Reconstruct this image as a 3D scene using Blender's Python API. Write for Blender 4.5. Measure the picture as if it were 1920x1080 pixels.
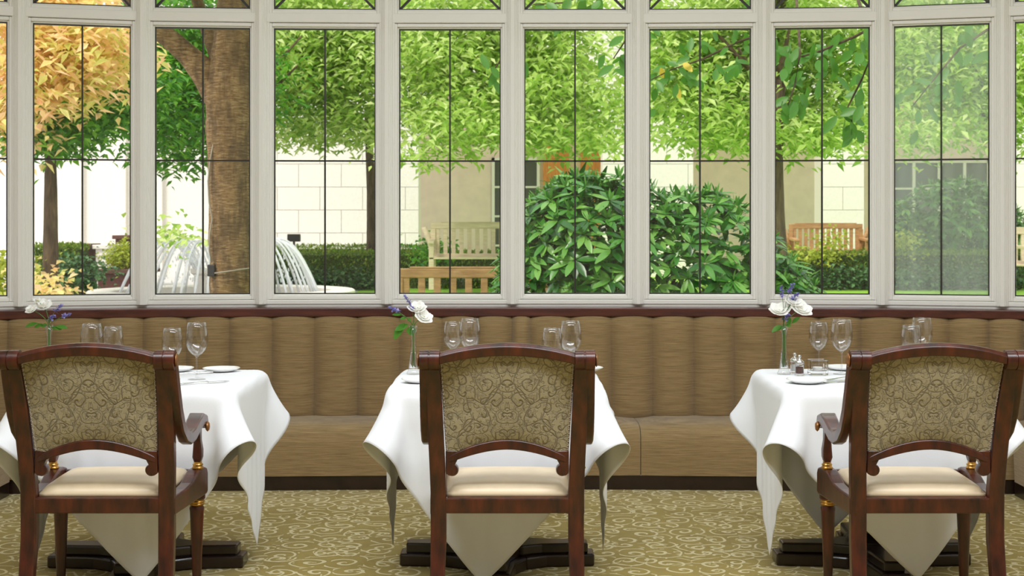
import bpy, math, random
import numpy as np
from mathutils import Vector, Matrix, noise as mnoise

for o in list(bpy.data.objects): bpy.data.objects.remove(o)
S = bpy.context.scene
COL = S.collection
rnd = random.Random(7)
PI = math.pi
# ------------------------------------------------------------------ camera, world, sun, lights, exposure
F = 50/36*1920.0          # focal length in pixels of the 1920x1080 frame
H = 1.355                 # eye height
HY = 427.0                # horizon row
cam_d = bpy.data.cameras.new('camera'); cam = bpy.data.objects.new('camera', cam_d); COL.objects.link(cam)
cam.location = (0, 0, H); cam.rotation_euler = (PI/2, 0, 0)
cam_d.lens = 50; cam_d.sensor_width = 36; cam_d.shift_y = -(540-HY)/1920
cam_d.clip_end = 300
cam_d.dof.use_dof = True; cam_d.dof.focus_distance = 5.6; cam_d.dof.aperture_fstop = 8
S.camera = cam
W = bpy.data.worlds.new('World'); S.world = W; W.use_nodes = True
bg = W.node_tree.nodes['Background']; bg.inputs[0].default_value = (0.93, 0.97, 1.0, 1); bg.inputs[1].default_value = 1.55
sun_d = bpy.data.lights.new('sun', 'SUN'); sun = bpy.data.objects.new('sun', sun_d); COL.objects.link(sun)
sun_d.energy = 2.7; sun_d.angle = math.radians(12); sun_d.color = (1, .95, .86)
sun.rotation_euler = Vector((0.45, 0.62, -0.95)).to_track_quat('-Z', 'Y').to_euler()
def area(name, loc, rot, sx, sy, power, color):
    d = bpy.data.lights.new(name, 'AREA'); d.shape = 'RECTANGLE'; d.size = sx; d.size_y = sy; d.energy = power; d.color = color
    o = bpy.data.objects.new(name, d); COL.objects.link(o); o.location = loc; o.rotation_euler = rot; return o
area('added_light_over_tables', (0.3, 5.4, 3.58), (0, 0, 0), 4.5, .8, 40, (.87, .93, 1))  # added area light without a known fixture, brightens the tables from above
area('added_light_before_chairs', (.3, 3.0, 3.6), (0, 0, 0), 5.5, .8, 250, (.87, .93, 1))  # added unseen key light, brightens chair backs, cloths and window frames
S.view_settings.view_transform = 'Standard'; S.view_settings.look = 'None'
S.view_settings.exposure = 0.0; S.view_settings.gamma = 1.0; S.view_settings.use_curve_mapping = False

def P(px, py, D):  return Vector(((px-960)/F*D, D, H-(py-HY)/F*D))
def PX(px, D): return (px-960)/F*D
def ZY(py, D): return H-(py-HY)/F*D

# ------------------------------------------------------------------ materials
def srgb(r, g, b):
    f = lambda c: (c/255/12.92) if c/255 <= .04045 else ((c/255+.055)/1.055)**2.4
    return (f(r), f(g), f(b), 1)
class N:
    def __init__(s, name):
        s.m = bpy.data.materials.new(name); s.m.use_nodes = True; s.t = s.m.node_tree; s.n = s.t.nodes; s.l = s.t.links
        s.b = s.n['Principled BSDF']; s.out = s.n['Material Output']
    def add(s, typ, **kw):
        nd = s.n.new(typ)
        for k, v in kw.items(): setattr(nd, k, v)
        return nd
    def put(s, sock, v):
        if isinstance(v, bpy.types.NodeSocket): s.l.new(v, sock)
        else: sock.default_value = v
    def math(s, op, a, b=0, c=None):
        nd = s.add('ShaderNodeMath', operation=op); s.put(nd.inputs[0], a); s.put(nd.inputs[1], b)
        if c is not None: s.put(nd.inputs[2], c)
        return nd.outputs[0]
    def mix(s, f, a, b):
        nd = s.add('ShaderNodeMix', data_type='RGBA'); s.put(nd.inputs[0], f); s.put(nd.inputs[6], a); s.put(nd.inputs[7], b); return nd.outputs[2]
    def ramp(s, f, stops):
        nd = s.add('ShaderNodeValToRGB'); el = nd.color_ramp.elements
        while len(el) < len(stops): el.new(.5)
        for e, (p, c) in zip(el, stops): e.position = p; e.color = c
        s.put(nd.inputs[0], f); return nd.outputs[0]
    def coord(s, scale=(1, 1, 1), which='Object'):
        tc = s.add('ShaderNodeTexCoord'); mp = s.add('ShaderNodeMapping'); mp.inputs['Scale'].default_value = scale
        s.l.new(tc.outputs[which], mp.inputs[0]); return mp.outputs[0]
    def noise(s, vec, scale, detail=3, rough=.55):
        nd = s.add('ShaderNodeTexNoise'); s.l.new(vec, nd.inputs['Vector']); nd.inputs['Scale'].default_value = scale
        nd.inputs['Detail'].default_value = detail; nd.inputs['Roughness'].default_value = rough; return nd.outputs[0]
    def bump(s, h, strength=.3, dist=.01):
        nd = s.add('ShaderNodeBump'); nd.inputs['Strength'].default_value = strength; nd.inputs['Distance'].default_value = dist
        s.put(nd.inputs['Height'], h); s.l.new(nd.outputs[0], s.b.inputs['Normal'])
    def base(s, c, rough=.5, **kw):
        s.put(s.b.inputs['Base Color'], c); s.put(s.b.inputs['Roughness'], rough)
        for k, v in kw.items(): s.put(s.b.inputs[k.replace('_', ' ')], v)
        return s.m
def plain(name, c, rough=.5, noise_scale=0, amount=.15, stretch=(1, 1, 1), bump=0, **kw):
    n = N(name)
    if noise_scale:
        f = n.noise(n.coord(stretch), noise_scale, 4)
        dark = tuple(x*(1-amount) for x in c[:3])+(1,); light = tuple(min(1, x*(1+amount)) for x in c[:3])+(1,)
        n.base(n.ramp(f, [(.3, dark), (.7, light)]), rough, **kw)
        if bump: n.bump(f, bump, .01)
    else: n.base(c, rough, **kw)
    return n.m
M = {}
def wood(name, c1, c2, rough, stretch, coat=.35):
    n = N(name); v = n.coord(stretch); f = n.noise(v, 3.0, 6, .6)
    return n.base(n.ramp(f, [(.3, c1), (.7, c2)]), rough, Coat_Weight=coat, Coat_Roughness=.15)
M['mahogany'] = wood('mahogany', srgb(26, 8, 5), srgb(88, 34, 15), .33, (9, 9, 2.2), .2)
M['mahogany_rail'] = wood('mahogany_rail', srgb(60, 20, 12), srgb(96, 42, 26), .35, (1.2, 14, 14))
M['espresso'] = wood('espresso', srgb(22, 12, 10), srgb(44, 24, 18), .3, (4, 4, 4))
M['gold'] = plain('aged_gold', srgb(196, 150, 80), .3, 60, .3, Metallic=1.0)
M['white_paint'] = plain('cream_window_paint', srgb(244, 241, 234), .38)
M['lead'] = plain('dark_lead', srgb(40, 34, 30), .5)
M['plaster'] = plain('cream_plaster', srgb(236, 233, 226), .8, 8, .05)
M['room_wall'] = plain('pale_stone_coloured_wall', srgb(206, 197, 186), .8, 6, .05)
M['bronze'] = plain('dull_bronze', srgb(150, 104, 62), .42, 60, .3, Metallic=.8)
M['ceiling'] = plain('white_ceiling', srgb(236, 234, 228), .85)
def mk_carpet():
    n = N('scroll_carpet'); vec = n.coord((1, 1, 1))
    nz = n.add('ShaderNodeTexNoise'); n.l.new(vec, nz.inputs['Vector']); nz.inputs['Scale'].default_value = 5
    add = n.add('ShaderNodeMixRGB', blend_type='LINEAR_LIGHT'); add.inputs[0].default_value = .035
    n.l.new(vec, add.inputs[1]); n.l.new(nz.outputs['Color'], add.inputs[2])
    masks = []
    for sc, off in ((7.0, 0), (8.2, 3.3)):
        mp = n.add('ShaderNodeMapping'); mp.inputs['Location'].default_value = (off, off*.7, 0); mp.inputs['Scale'].default_value = (1, 1, 0); n.l.new(add.outputs[0], mp.inputs[0])
        vo = n.add('ShaderNodeTexVoronoi', voronoi_dimensions='2D'); vo.inputs['Scale'].default_value = sc; vo.inputs['Randomness'].default_value = .75
        n.l.new(mp.outputs[0], vo.inputs['Vector'])
        sb = n.add('ShaderNodeVectorMath', operation='SUBTRACT'); n.l.new(mp.outputs[0], sb.inputs[0]); n.l.new(vo.outputs['Position'], sb.inputs[1])
        sx = n.add('ShaderNodeSeparateXYZ'); n.l.new(sb.outputs[0], sx.inputs[0])
        sc_ = n.add('ShaderNodeSeparateColor'); n.l.new(vo.outputs['Color'], sc_.inputs[0])
        sign = n.math('SUBTRACT', n.math('MULTIPLY', n.math('GREATER_THAN', sc_.outputs[0], .5), 2.0), 1.0)
        ang = n.math('MULTIPLY', n.math('ARCTAN2', sx.outputs[1], sx.outputs[0]), sign)
        r = vo.outputs['Distance']
        ph = n.math('FRACT', n.math('ADD', n.math('ADD', n.math('DIVIDE', ang, 2*PI), n.math('MULTIPLY', n.math('POWER', r, .7), 2.6)), sc_.outputs[1]))
        d = n.math('ABSOLUTE', n.math('SUBTRACT', ph, .5))
        line = n.math('LESS_THAN', n.math('MULTIPLY', d, n.math('ADD', r, .12)), .048)
        line = n.math('MULTIPLY', line, n.math('GREATER_THAN', r, .06))
        masks.append(n.math('MULTIPLY', line, 1.0) if not masks else n.math('MULTIPLY', line, n.math('GREATER_THAN', n.noise(mp.outputs[0], 6), .52)))
    line = n.math('MAXIMUM', masks[0], masks[1])
    pile = n.noise(vec, 420, 2, .8); blot = n.noise(vec, 11, 3)
    gold = n.mix(blot, srgb(142, 118, 32), srgb(184, 160, 66)); gold = n.mix(n.math('MULTIPLY', pile, .5), gold, srgb(104, 86, 22))
    cream = n.mix(n.math('MULTIPLY', pile, .6), srgb(232, 220, 176), srgb(184, 168, 112))
    n.base(n.mix(n.math('MULTIPLY', line, .85), gold, cream), .95, Sheen_Weight=.2)
    n.bump(n.math('ADD', pile, n.math('MULTIPLY', line, .4)), .5, .006); return n.m
M['carpet'] = mk_carpet()
def mk_damask():
    n = N('embossed_damask'); vec = n.coord((1, 1, 1)); sx = n.add('ShaderNodeSeparateXYZ'); n.l.new(vec, sx.inputs[0])
    ax = n.math('ABSOLUTE', sx.outputs[0])                       # the weave mirrors about the middle of the back
    cb = n.add('ShaderNodeCombineXYZ'); n.l.new(ax, cb.inputs[0]); n.l.new(sx.outputs[2], cb.inputs[1])
    nz = n.add('ShaderNodeTexNoise'); n.l.new(cb.outputs[0], nz.inputs['Vector']); nz.inputs['Scale'].default_value = 16
    wr = n.add('ShaderNodeMixRGB', blend_type='LINEAR_LIGHT'); wr.inputs[0].default_value = .014; n.l.new(cb.outputs[0], wr.inputs[1]); n.l.new(nz.outputs['Color'], wr.inputs[2])
    rot = n.add('ShaderNodeMapping'); rot.inputs['Rotation'].default_value = (0, 0, PI/4); rot.inputs['Scale'].default_value = (1.15, .9, 0); n.l.new(wr.outputs[0], rot.inputs[0])
    acc = None
    def spiral(sc, rand, freq, petals, amp, w):
        vo = n.add('ShaderNodeTexVoronoi', voronoi_dimensions='2D'); vo.inputs['Scale'].default_value = sc; vo.inputs['Randomness'].default_value = rand
        n.l.new(rot.outputs[0], vo.inputs['Vector'])
        sb = n.add('ShaderNodeVectorMath', operation='SUBTRACT'); n.l.new(rot.outputs[0], sb.inputs[0]); n.l.new(vo.outputs['Position'], sb.inputs[1])
        s2 = n.add('ShaderNodeSeparateXYZ'); n.l.new(sb.outputs[0], s2.inputs[0])
        a = n.math('ARCTAN2', s2.outputs[1], s2.outputs[0])
        rr = n.math('ADD', n.math('MULTIPLY', vo.outputs['Distance'], freq), n.math('MULTIPLY', n.math('ABSOLUTE', n.math('SINE', n.math('MULTIPLY', a, petals))), amp))
        d = n.math('ABSOLUTE', n.math('SUBTRACT', n.math('FRACT', rr), .5))
        return n.math('SUBTRACT', 1.0, n.math('MINIMUM', n.math('DIVIDE', d, w), 1.0))
    def curl(sc, rand, k, w):
        vo = n.add('ShaderNodeTexVoronoi', voronoi_dimensions='2D'); vo.inputs['Scale'].default_value = sc; vo.inputs['Randomness'].default_value = rand
        n.l.new(wr.outputs[0], vo.inputs['Vector']); sb = n.add('ShaderNodeVectorMath', operation='SUBTRACT'); n.l.new(wr.outputs[0], sb.inputs[0]); n.l.new(vo.outputs['Position'], sb.inputs[1])
        s2 = n.add('ShaderNodeSeparateXYZ'); n.l.new(sb.outputs[0], s2.inputs[0]); c2 = n.add('ShaderNodeSeparateColor'); n.l.new(vo.outputs['Color'], c2.inputs[0])
        sg = n.math('SUBTRACT', n.math('MULTIPLY', n.math('GREATER_THAN', c2.outputs[0], .5), 2.0), 1.0); r = vo.outputs['Distance']
        a = n.math('MULTIPLY', n.math('DIVIDE', n.math('ARCTAN2', s2.outputs[1], s2.outputs[0]), 2*PI), sg)
        d = n.math('ABSOLUTE', n.math('SUBTRACT', n.math('FRACT', n.math('ADD', n.math('ADD', a, n.math('MULTIPLY', r, k)), c2.outputs[1])), .5))
        return n.math('SUBTRACT', 1.0, n.math('MINIMUM', n.math('DIVIDE', n.math('MULTIPLY', d, n.math('ADD', r, .1)), w), 1.0))
    l1 = n.math('MAXIMUM', spiral(6.4, 0.0, 2.6, 3.0, .3, .05), curl(17, .8, 2.2, .055))
    l2 = n.math('MAXIMUM', curl(34, .9, 1.5, .06), spiral(30, .9, 1.2, 2.5, .35, .08))
    line = n.math('MAXIMUM', l1, n.math('MULTIPLY', l2, .7))
    pile = n.noise(vec, 320, 2, .7); wear = n.noise(vec, 7, 2)
    c = n.mix(wear, srgb(152, 138, 106), srgb(190, 178, 144)); c = n.mix(n.math('MULTIPLY', pile, .35), c, srgb(110, 98, 72))
    n.base(n.mix(n.math('MULTIPLY', line, .8), c, srgb(78, 64, 40)), .75, Sheen_Weight=.35)
    n.bump(n.math('SUBTRACT', n.math('MULTIPLY', pile, .25), line), .6, .004); return n.m
M['damask'] = mk_damask()
def mk_velvet():
    n = N('strie_velvet'); f = n.noise(n.coord((3, 3, 120)), 2.5, 5, .7); g = n.noise(n.coord((1, 1, 1)), 3.2, 3)
    c = n.ramp(f, [(.32, srgb(112, 88, 52)), (.68, srgb(176, 148, 102))]); c = n.mix(n.math('MULTIPLY', g, .5), c, srgb(128, 102, 62))
    n.base(c, .8, Sheen_Weight=.3, Sheen_Roughness=.5); n.bump(f, .2, .003); return n.m
M['velvet'] = mk_velvet()
M['leather'] = plain('cream_leather', srgb(222, 200, 166), .38, 9, .08)
M['piping'] = plain('silver_cord', srgb(186, 172, 158), .6)
def mk_linen():
    n = N('white_linen'); f = n.noise(n.coord(), 260, 2); n.base(srgb(240, 241, 244), .85, Sheen_Weight=.1); n.bump(f, .12, .002); return n.m
M['linen'] = mk_linen()
M['china'] = plain('white_china', srgb(245, 244, 240), .12, Coat_Weight=.6)
M['silver'] = plain('silver', srgb(205, 203, 198), .18, Metallic=1.0)
M['pepper'] = plain('peppercorn_fill', srgb(84, 40, 24), .7, 90, .5)
M['salt'] = plain('salt_fill', srgb(235, 232, 226), .7)
def mk_glass(name, ior=1.45):
    n = N(name); return n.base((1, 1, 1, 1), 0.0, Transmission_Weight=1.0, IOR=ior)
M['crystal'] = mk_glass('crystal')
M['water'] = mk_glass('clear_water', 1.33)
def mk_thin():
    n = N('thin_crystal'); lw = n.add('ShaderNodeLayerWeight'); lw.inputs[0].default_value = .5; tr = n.add('ShaderNodeBsdfTransparent'); tr.inputs[0].default_value = (.97, .97, .97, 1)
    gl = n.add('ShaderNodeBsdfGlossy'); gl.inputs['Roughness'].default_value = .03; mx = n.add('ShaderNodeMixShader')
    n.l.new(n.math('ADD', n.math('MULTIPLY', n.math('POWER', lw.outputs['Facing'], 3.0), .7), .06), mx.inputs[0]); n.l.new(tr.outputs[0], mx.inputs[1]); n.l.new(gl.outputs[0], mx.inputs[2]); n.l.new(mx.outputs[0], n.out.inputs[0]); return n.m
M['thin'] = mk_thin()
def mk_pane(name, haze):
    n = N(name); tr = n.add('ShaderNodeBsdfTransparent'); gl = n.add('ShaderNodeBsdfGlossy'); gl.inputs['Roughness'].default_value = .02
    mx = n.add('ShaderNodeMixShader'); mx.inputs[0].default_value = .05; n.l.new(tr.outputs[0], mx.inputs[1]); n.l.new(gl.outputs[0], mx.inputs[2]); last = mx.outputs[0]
    if haze:  # whitish reflection painted into the glass as a milky, streaked layer
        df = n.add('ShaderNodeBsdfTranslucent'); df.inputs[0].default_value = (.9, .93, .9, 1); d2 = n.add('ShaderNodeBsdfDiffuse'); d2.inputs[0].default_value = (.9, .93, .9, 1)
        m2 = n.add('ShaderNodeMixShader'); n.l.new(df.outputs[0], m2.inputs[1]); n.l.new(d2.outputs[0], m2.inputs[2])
        st = n.noise(n.coord((9, 9, .35)), 2.0, 3); f = n.math('MULTIPLY', n.ramp(st, [(.25, (.5, .5, .5, 1)), (.8, (1, 1, 1, 1))]), haze)
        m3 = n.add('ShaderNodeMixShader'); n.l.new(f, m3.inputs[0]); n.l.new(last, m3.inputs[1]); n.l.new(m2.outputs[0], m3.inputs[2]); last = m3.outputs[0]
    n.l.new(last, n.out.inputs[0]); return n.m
M['pane'] = mk_pane('window_glass', 0); M['painted_haze_pane'] = mk_pane('painted_reflection_glass', .21)
def mk_leaf(name, stops, trans=.4, rough=.45):
    n = N(name); g = n.add('ShaderNodeNewGeometry'); c = n.ramp(g.outputs['Random Per Island'], stops); n.base(c, rough)
    tl = n.add('ShaderNodeBsdfTranslucent'); n.l.new(c, tl.inputs[0]); mx = n.add('ShaderNodeMixShader'); mx.inputs[0].default_value = trans
    n.l.new(n.b.outputs[0], mx.inputs[1]); n.l.new(tl.outputs[0], mx.inputs[2]); n.l.new(mx.outputs[0], n.out.inputs[0]); return n.m
M['lime'] = mk_leaf('lime_leaves', [(0, srgb(140, 184, 66)), (.4, srgb(188, 218, 104)), (.75, srgb(216, 234, 142)), (1, srgb(234, 242, 176))], .5)
M['mid'] = mk_leaf('mid_green_leaves', [(0, srgb(90, 142, 38)), (.5, srgb(142, 186, 68)), (1, srgb(192, 216, 106))], .5)
M['deep'] = mk_leaf('deep_green_leaves', [(0, srgb(44, 112, 22)), (.5, srgb(88, 160, 40)), (1, srgb(142, 198, 66))], .45)
M['autumn'] = mk_leaf('autumn_leaves', [(0, srgb(222, 228, 126)), (.35, srgb(250, 234, 158)), (.7, srgb(253, 222, 164)), (1, srgb(246, 202, 160))], .5)
M['rhodo'] = mk_leaf('glossy_evergreen_leaves', [(0, srgb(28, 84, 20)), (.5, srgb(66, 132, 42)), (1, srgb(124, 176, 78))], .2, .3)
M['near_leaf'] = mk_leaf('near_green_leaves', [(0, srgb(38, 92, 22)), (.6, srgb(82, 140, 44)), (1, srgb(120, 168, 64))], .4, .4)
M['yellow_leaf'] = mk_leaf('yellow_leaves', [(0, srgb(236, 200, 60)), (1, srgb(246, 214, 90))], .4)
M['hedge'] = mk_leaf('hedge_leaves', [(0, srgb(84, 124, 38)), (.6, srgb(136, 166, 62)), (1, srgb(186, 198, 88))], .25)
M['ivy'] = mk_leaf('ivy_leaves', [(0, srgb(30, 70, 26)), (.6, srgb(70, 116, 60)), (1, srgb(120, 158, 104))], .25)
M['chartreuse'] = mk_leaf('chartreuse_leaves', [(0, srgb(140, 160, 30)), (1, srgb(206, 212, 80))], .4)
M['hedge_core'] = plain('hedge_core', srgb(72, 92, 36), .9, 20, .3)
M['grass'] = plain('lawn_green', srgb(136, 184, 50), .9, 60, .25)
M['paving'] = plain('pale_paving', srgb(196, 194, 190), .8, 6, .08)
M['stone'] = plain('pale_limestone', srgb(238, 230, 220), .8, 30, .05)
M['stone_joint'] = plain('limestone_joint', srgb(233, 224, 213), .9)
M['taupe'] = plain('taupe_render', srgb(242, 222, 206), .9, 5, .06)
M['brown_stone'] = plain('brown_granite', srgb(92, 54, 46), .6, 40, .15)
M['teak'] = wood('weathered_teak', srgb(160, 116, 74), srgb(206, 160, 108), .6, (2, 12, 12), 0)
M['pale_teak'] = wood('bleached_teak', srgb(196, 176, 146), srgb(226, 208, 178), .7, (2, 12, 12), 0)
M['orange_wood'] = wood('orange_oak', srgb(206, 120, 44), srgb(236, 160, 76), .5, (12, 12, 2), 0)
def mk_bark(name, a, b, c, lent):
    n = N(name); f = n.noise(n.coord((4, 4, 26) if lent else (9, 9, 1.5)), 3.4, 6, .75); g = n.noise(n.coord(), 2.6, 3)
    g2 = n.ramp(n.noise(n.coord((5, 5, 1.2)), 3.0, 4), [(.42, (0, 0, 0, 1)), (.6, (1, 1, 1, 1))])
    c1 = n.mix(n.math('MULTIPLY', g, .3), n.ramp(f, [(.32, a), (.48, b), (.72, c)]), b); c1 = n.mix(n.math('MULTIPLY', g2, .55), c1, a)
    n.base(c1, .85); n.bump(n.math('SUBTRACT', f, n.math('MULTIPLY', g2, .6)), .8, .03); return n.m
M['birch'] = mk_bark('cherry_bark', srgb(58, 40, 20), srgb(140, 106, 62), srgb(206, 180, 134), True)
M['bark'] = mk_bark('grey_brown_bark', srgb(58, 46, 34), srgb(104, 84, 62), srgb(140, 118, 90), False)
def mk_spray():
    n = N('falling_water'); tr = n.add('ShaderNodeBsdfTransparent'); n.base((.97, .98, 1, 1), .15); mx = n.add('ShaderNodeMixShader'); mx.inputs[0].default_value = .6
    n.l.new(tr.outputs[0], mx.inputs[1]); n.l.new(n.b.outputs[0], mx.inputs[2]); n.l.new(mx.outputs[0], n.out.inputs[0]); return n.m
M['spray'] = mk_spray()
M['petal'] = mk_leaf('white_petals', [(0, srgb(250, 248, 240)), (1, srgb(255, 254, 250))], .3, .6)
M['lavender'] = mk_leaf('lavender_florets', [(0, srgb(136, 130, 196)), (1, srgb(178, 172, 224))], .3, .6)
M['stem'] = plain('green_stem', srgb(76, 120, 48), .5)
M['blackbox'] = plain('black_plastic', srgb(40, 38, 38), .5)
M['cable'] = plain('grey_cable', srgb(150, 140, 124), .5)
M['dark_glass'] = plain('dark_glass', srgb(86, 90, 88), .1)

# ------------------------------------------------------------------ mesh helpers
class MB:
    def __init__(s): s.v = []; s.f = []
    def add(s, vs, fs):
        k = len(s.v); s.v += [tuple(p) for p in vs]; s.f += [tuple(i+k for i in q) for q in fs]; return s
    def box(s, x0, x1, y0, y1, z0, z1):
        return s.add([(x, y, z) for z in (z0, z1) for y in (y0, y1) for x in (x0, x1)],
                     [(0, 2, 3, 1), (4, 5, 7, 6), (0, 1, 5, 4), (2, 6, 7, 3), (0, 4, 6, 2), (1, 3, 7, 5)])
    def rings(s, rs, closed=False, caps=True):
        n = len(rs[0]); vs = [p for r in rs for p in r]; fs = []; R = len(rs)
        for i in range(R if closed else R-1):
            a = i*n; b = ((i+1) % R)*n
            for j in range(n): k = (j+1) % n; fs.append((a+j, a+k, b+k, b+j))
        if caps and not closed: fs.append(tuple(reversed(range(n)))); fs.append(tuple(range((R-1)*n, R*n)))
        return s.add(vs, fs)
    def lathe(s, prof, seg=20, c=(0, 0, 0), axis='z'):
        rs = []
        for r, z in prof:
            ring = []
            for j in range(seg):
                a = 2*PI*j/seg; u, v = r*math.cos(a), r*math.sin(a)
                q = (u, v, z) if axis == 'z' else ((z, u, v) if axis == 'x' else (v, z, u))
                ring.append((c[0]+q[0], c[1]+q[1], c[2]+q[2]))
            rs.append(ring)
        return s.rings(rs)
    def tube(s, pts, r, seg=6):
        pts = [Vector(p) for p in pts]; rs = []; up = Vector((.31, .2, .93))
        for i, p in enumerate(pts):
            t = (pts[min(i+1, len(pts)-1)]-pts[max(i-1, 0)]).normalized()
            a = t.cross(up);
            if a.length < .05: a = t.cross(Vector((1, 0, 0)))
            a.normalize(); b = t.cross(a); rr = r[i] if isinstance(r, (list, tuple)) else r
            rs.append([p+a*(rr*math.cos(2*PI*j/seg))+b*(rr*math.sin(2*PI*j/seg)) for j in range(seg)])
        return s.rings(rs)
    def prism(s, poly, axis, a0, a1):          # polygon in the two other axes, extruded along axis
        n = len(poly); vs = []
        for a in (a0, a1):
            for u, v in poly: vs.append((a, u, v) if axis == 'x' else ((u, a, v) if axis == 'y' else (u, v, a)))
        fs = [tuple(range(n)), tuple(reversed(range(n, 2*n)))] + [(j, j+n, (j+1) % n+n, (j+1) % n) for j in range(n)]
        return s.add(vs, fs)
    def grid(s, fn, nu, nv):
        vs = [fn(i/nu, j/nv) for j in range(nv+1) for i in range(nu+1)]; w = nu+1
        return s.add(vs, [(j*w+i, j*w+i+1, (j+1)*w+i+1, (j+1)*w+i) for j in range(nv) for i in range(nu)])
    def build(s, name, mat, parent=None, smooth=False, bevel=0, sub=0, loc=None, fix=True):
        me = bpy.data.meshes.new(name); me.from_pydata(s.v, [], s.f)
        if fix:
            import bmesh
            bm = bmesh.new(); bm.from_mesh(me); bmesh.ops.recalc_face_normals(bm, faces=bm.faces); bm.to_mesh(me); bm.free()
        me.materials.append(M[mat] if isinstance(mat, str) else mat)
        o = bpy.data.objects.new(name, me); COL.objects.link(o)
        if parent: o.parent = parent
        if loc is not None: o.location = loc
        if smooth:
            for p in me.polygons: p.use_smooth = True
            if smooth == 'auto': me.set_sharp_from_angle(angle=math.radians(40))
        if bevel:
            b = o.modifiers.new('bevel', 'BEVEL'); b.width = bevel; b.segments = 2; b.limit_method = 'ANGLE'; b.harden_normals = False
        if sub:
            q = o.modifiers.new('subsurf', 'SUBSURF'); q.levels = sub; q.render_levels = sub
        return o
def tag(o, label=None, cat=None, group=None, kind=None):
    if label: o['label'] = label
    if cat: o['category'] = cat
    if group: o['group'] = group
    if kind: o['kind'] = kind
    return o
def thing(name, loc, label, cat, group=None, rz=0, kind=None):
    o = bpy.data.objects.new(name, None); COL.objects.link(o); o.location = loc; o.rotation_euler = (0, 0, rz)
    o.empty_display_size = .1
    return tag(o, label, cat, group, kind)
def copy_tree(o, loc=None, rz=None, label=None, parent=None, scale=None):
    c = o.copy(); COL.objects.link(c); c.parent = parent
    if loc is not None: c.location = loc
    if rz is not None: c.rotation_euler = (0, 0, rz)
    if scale is not None: c.scale = (scale,)*3
    if label: c['label'] = label
    for ch in o.children: copy_tree(ch, parent=c)
    return c

# ------------------------------------------------------------------ room shell
mull = [(-200, 7.48), (38, 7.71), (268.5, 7.87), (492, 7.93), (726.5, 7.96), (961, 7.96), (1195, 7.96), (1430, 7.93), (1653, 7.87), (1879, 7.71), (2115, 7.48)]
WP = [Vector((PX(px, D), D, 0)) for px, D in mull]
tag(MB().box(-5, 5, -2.5, 8.2, -.12, 0).build('floor', 'carpet'), 'olive gold carpet with cream scroll pattern', 'carpet', kind='structure')
tag(MB().box(-4.2, 4.2, -2.7, 8.3, 3.62, 3.75).build('ceiling', 'ceiling'), 'white ceiling above the bow window', 'ceiling', kind='structure')
tag(MB().box(-4.02, -3.9, -2.5, 7.5, 0, 3.62).build('wall_left', 'room_wall'), 'pale painted side wall', 'wall', kind='structure')
tag(MB().box(3.9, 4.02, -2.5, 7.5, 0, 3.62).build('wall_right', 'room_wall'), 'pale painted side wall', 'wall', kind='structure')
tag(MB().box(-4.02, 4.02, -2.62, -2.5, 0, 3.62).build('wall_front', 'room_wall'), 'pale painted wall facing the windows', 'wall', kind='structure')
b = MB()
WB = [Vector((-4.0, 7.3, 0))]+WP+[Vector((4.0, 7.3, 0))]
for i in range(len(WB)-1):
    a, c = WB[i], WB[i+1]; n = Vector((-(c-a).y, (c-a).x, 0)).normalized()*.12
    for z0, z1 in (((0, .93), (3.2, 3.62)) if 0 < i < len(WB)-2 else ((0, 3.62),)):
        vs = [Vector((q.x, q.y, z)) for z in (z0, z1) for q in (a-n*.3, c-n*.3, c+n, a+n)]
        b.add(vs, [(3, 2, 1, 0), (4, 5, 6, 7), (0, 1, 5, 4), (1, 2, 6, 5), (2, 3, 7, 6), (3, 0, 4, 7)])
tag(b.build('wall_back', 'plaster'), 'cream wall below and above the bow window', 'wall', kind='structure')
ZG0, ZG1, ZT0, ZT1, ZM = .985, 2.465, 2.572, 3.14, 1.728
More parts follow.
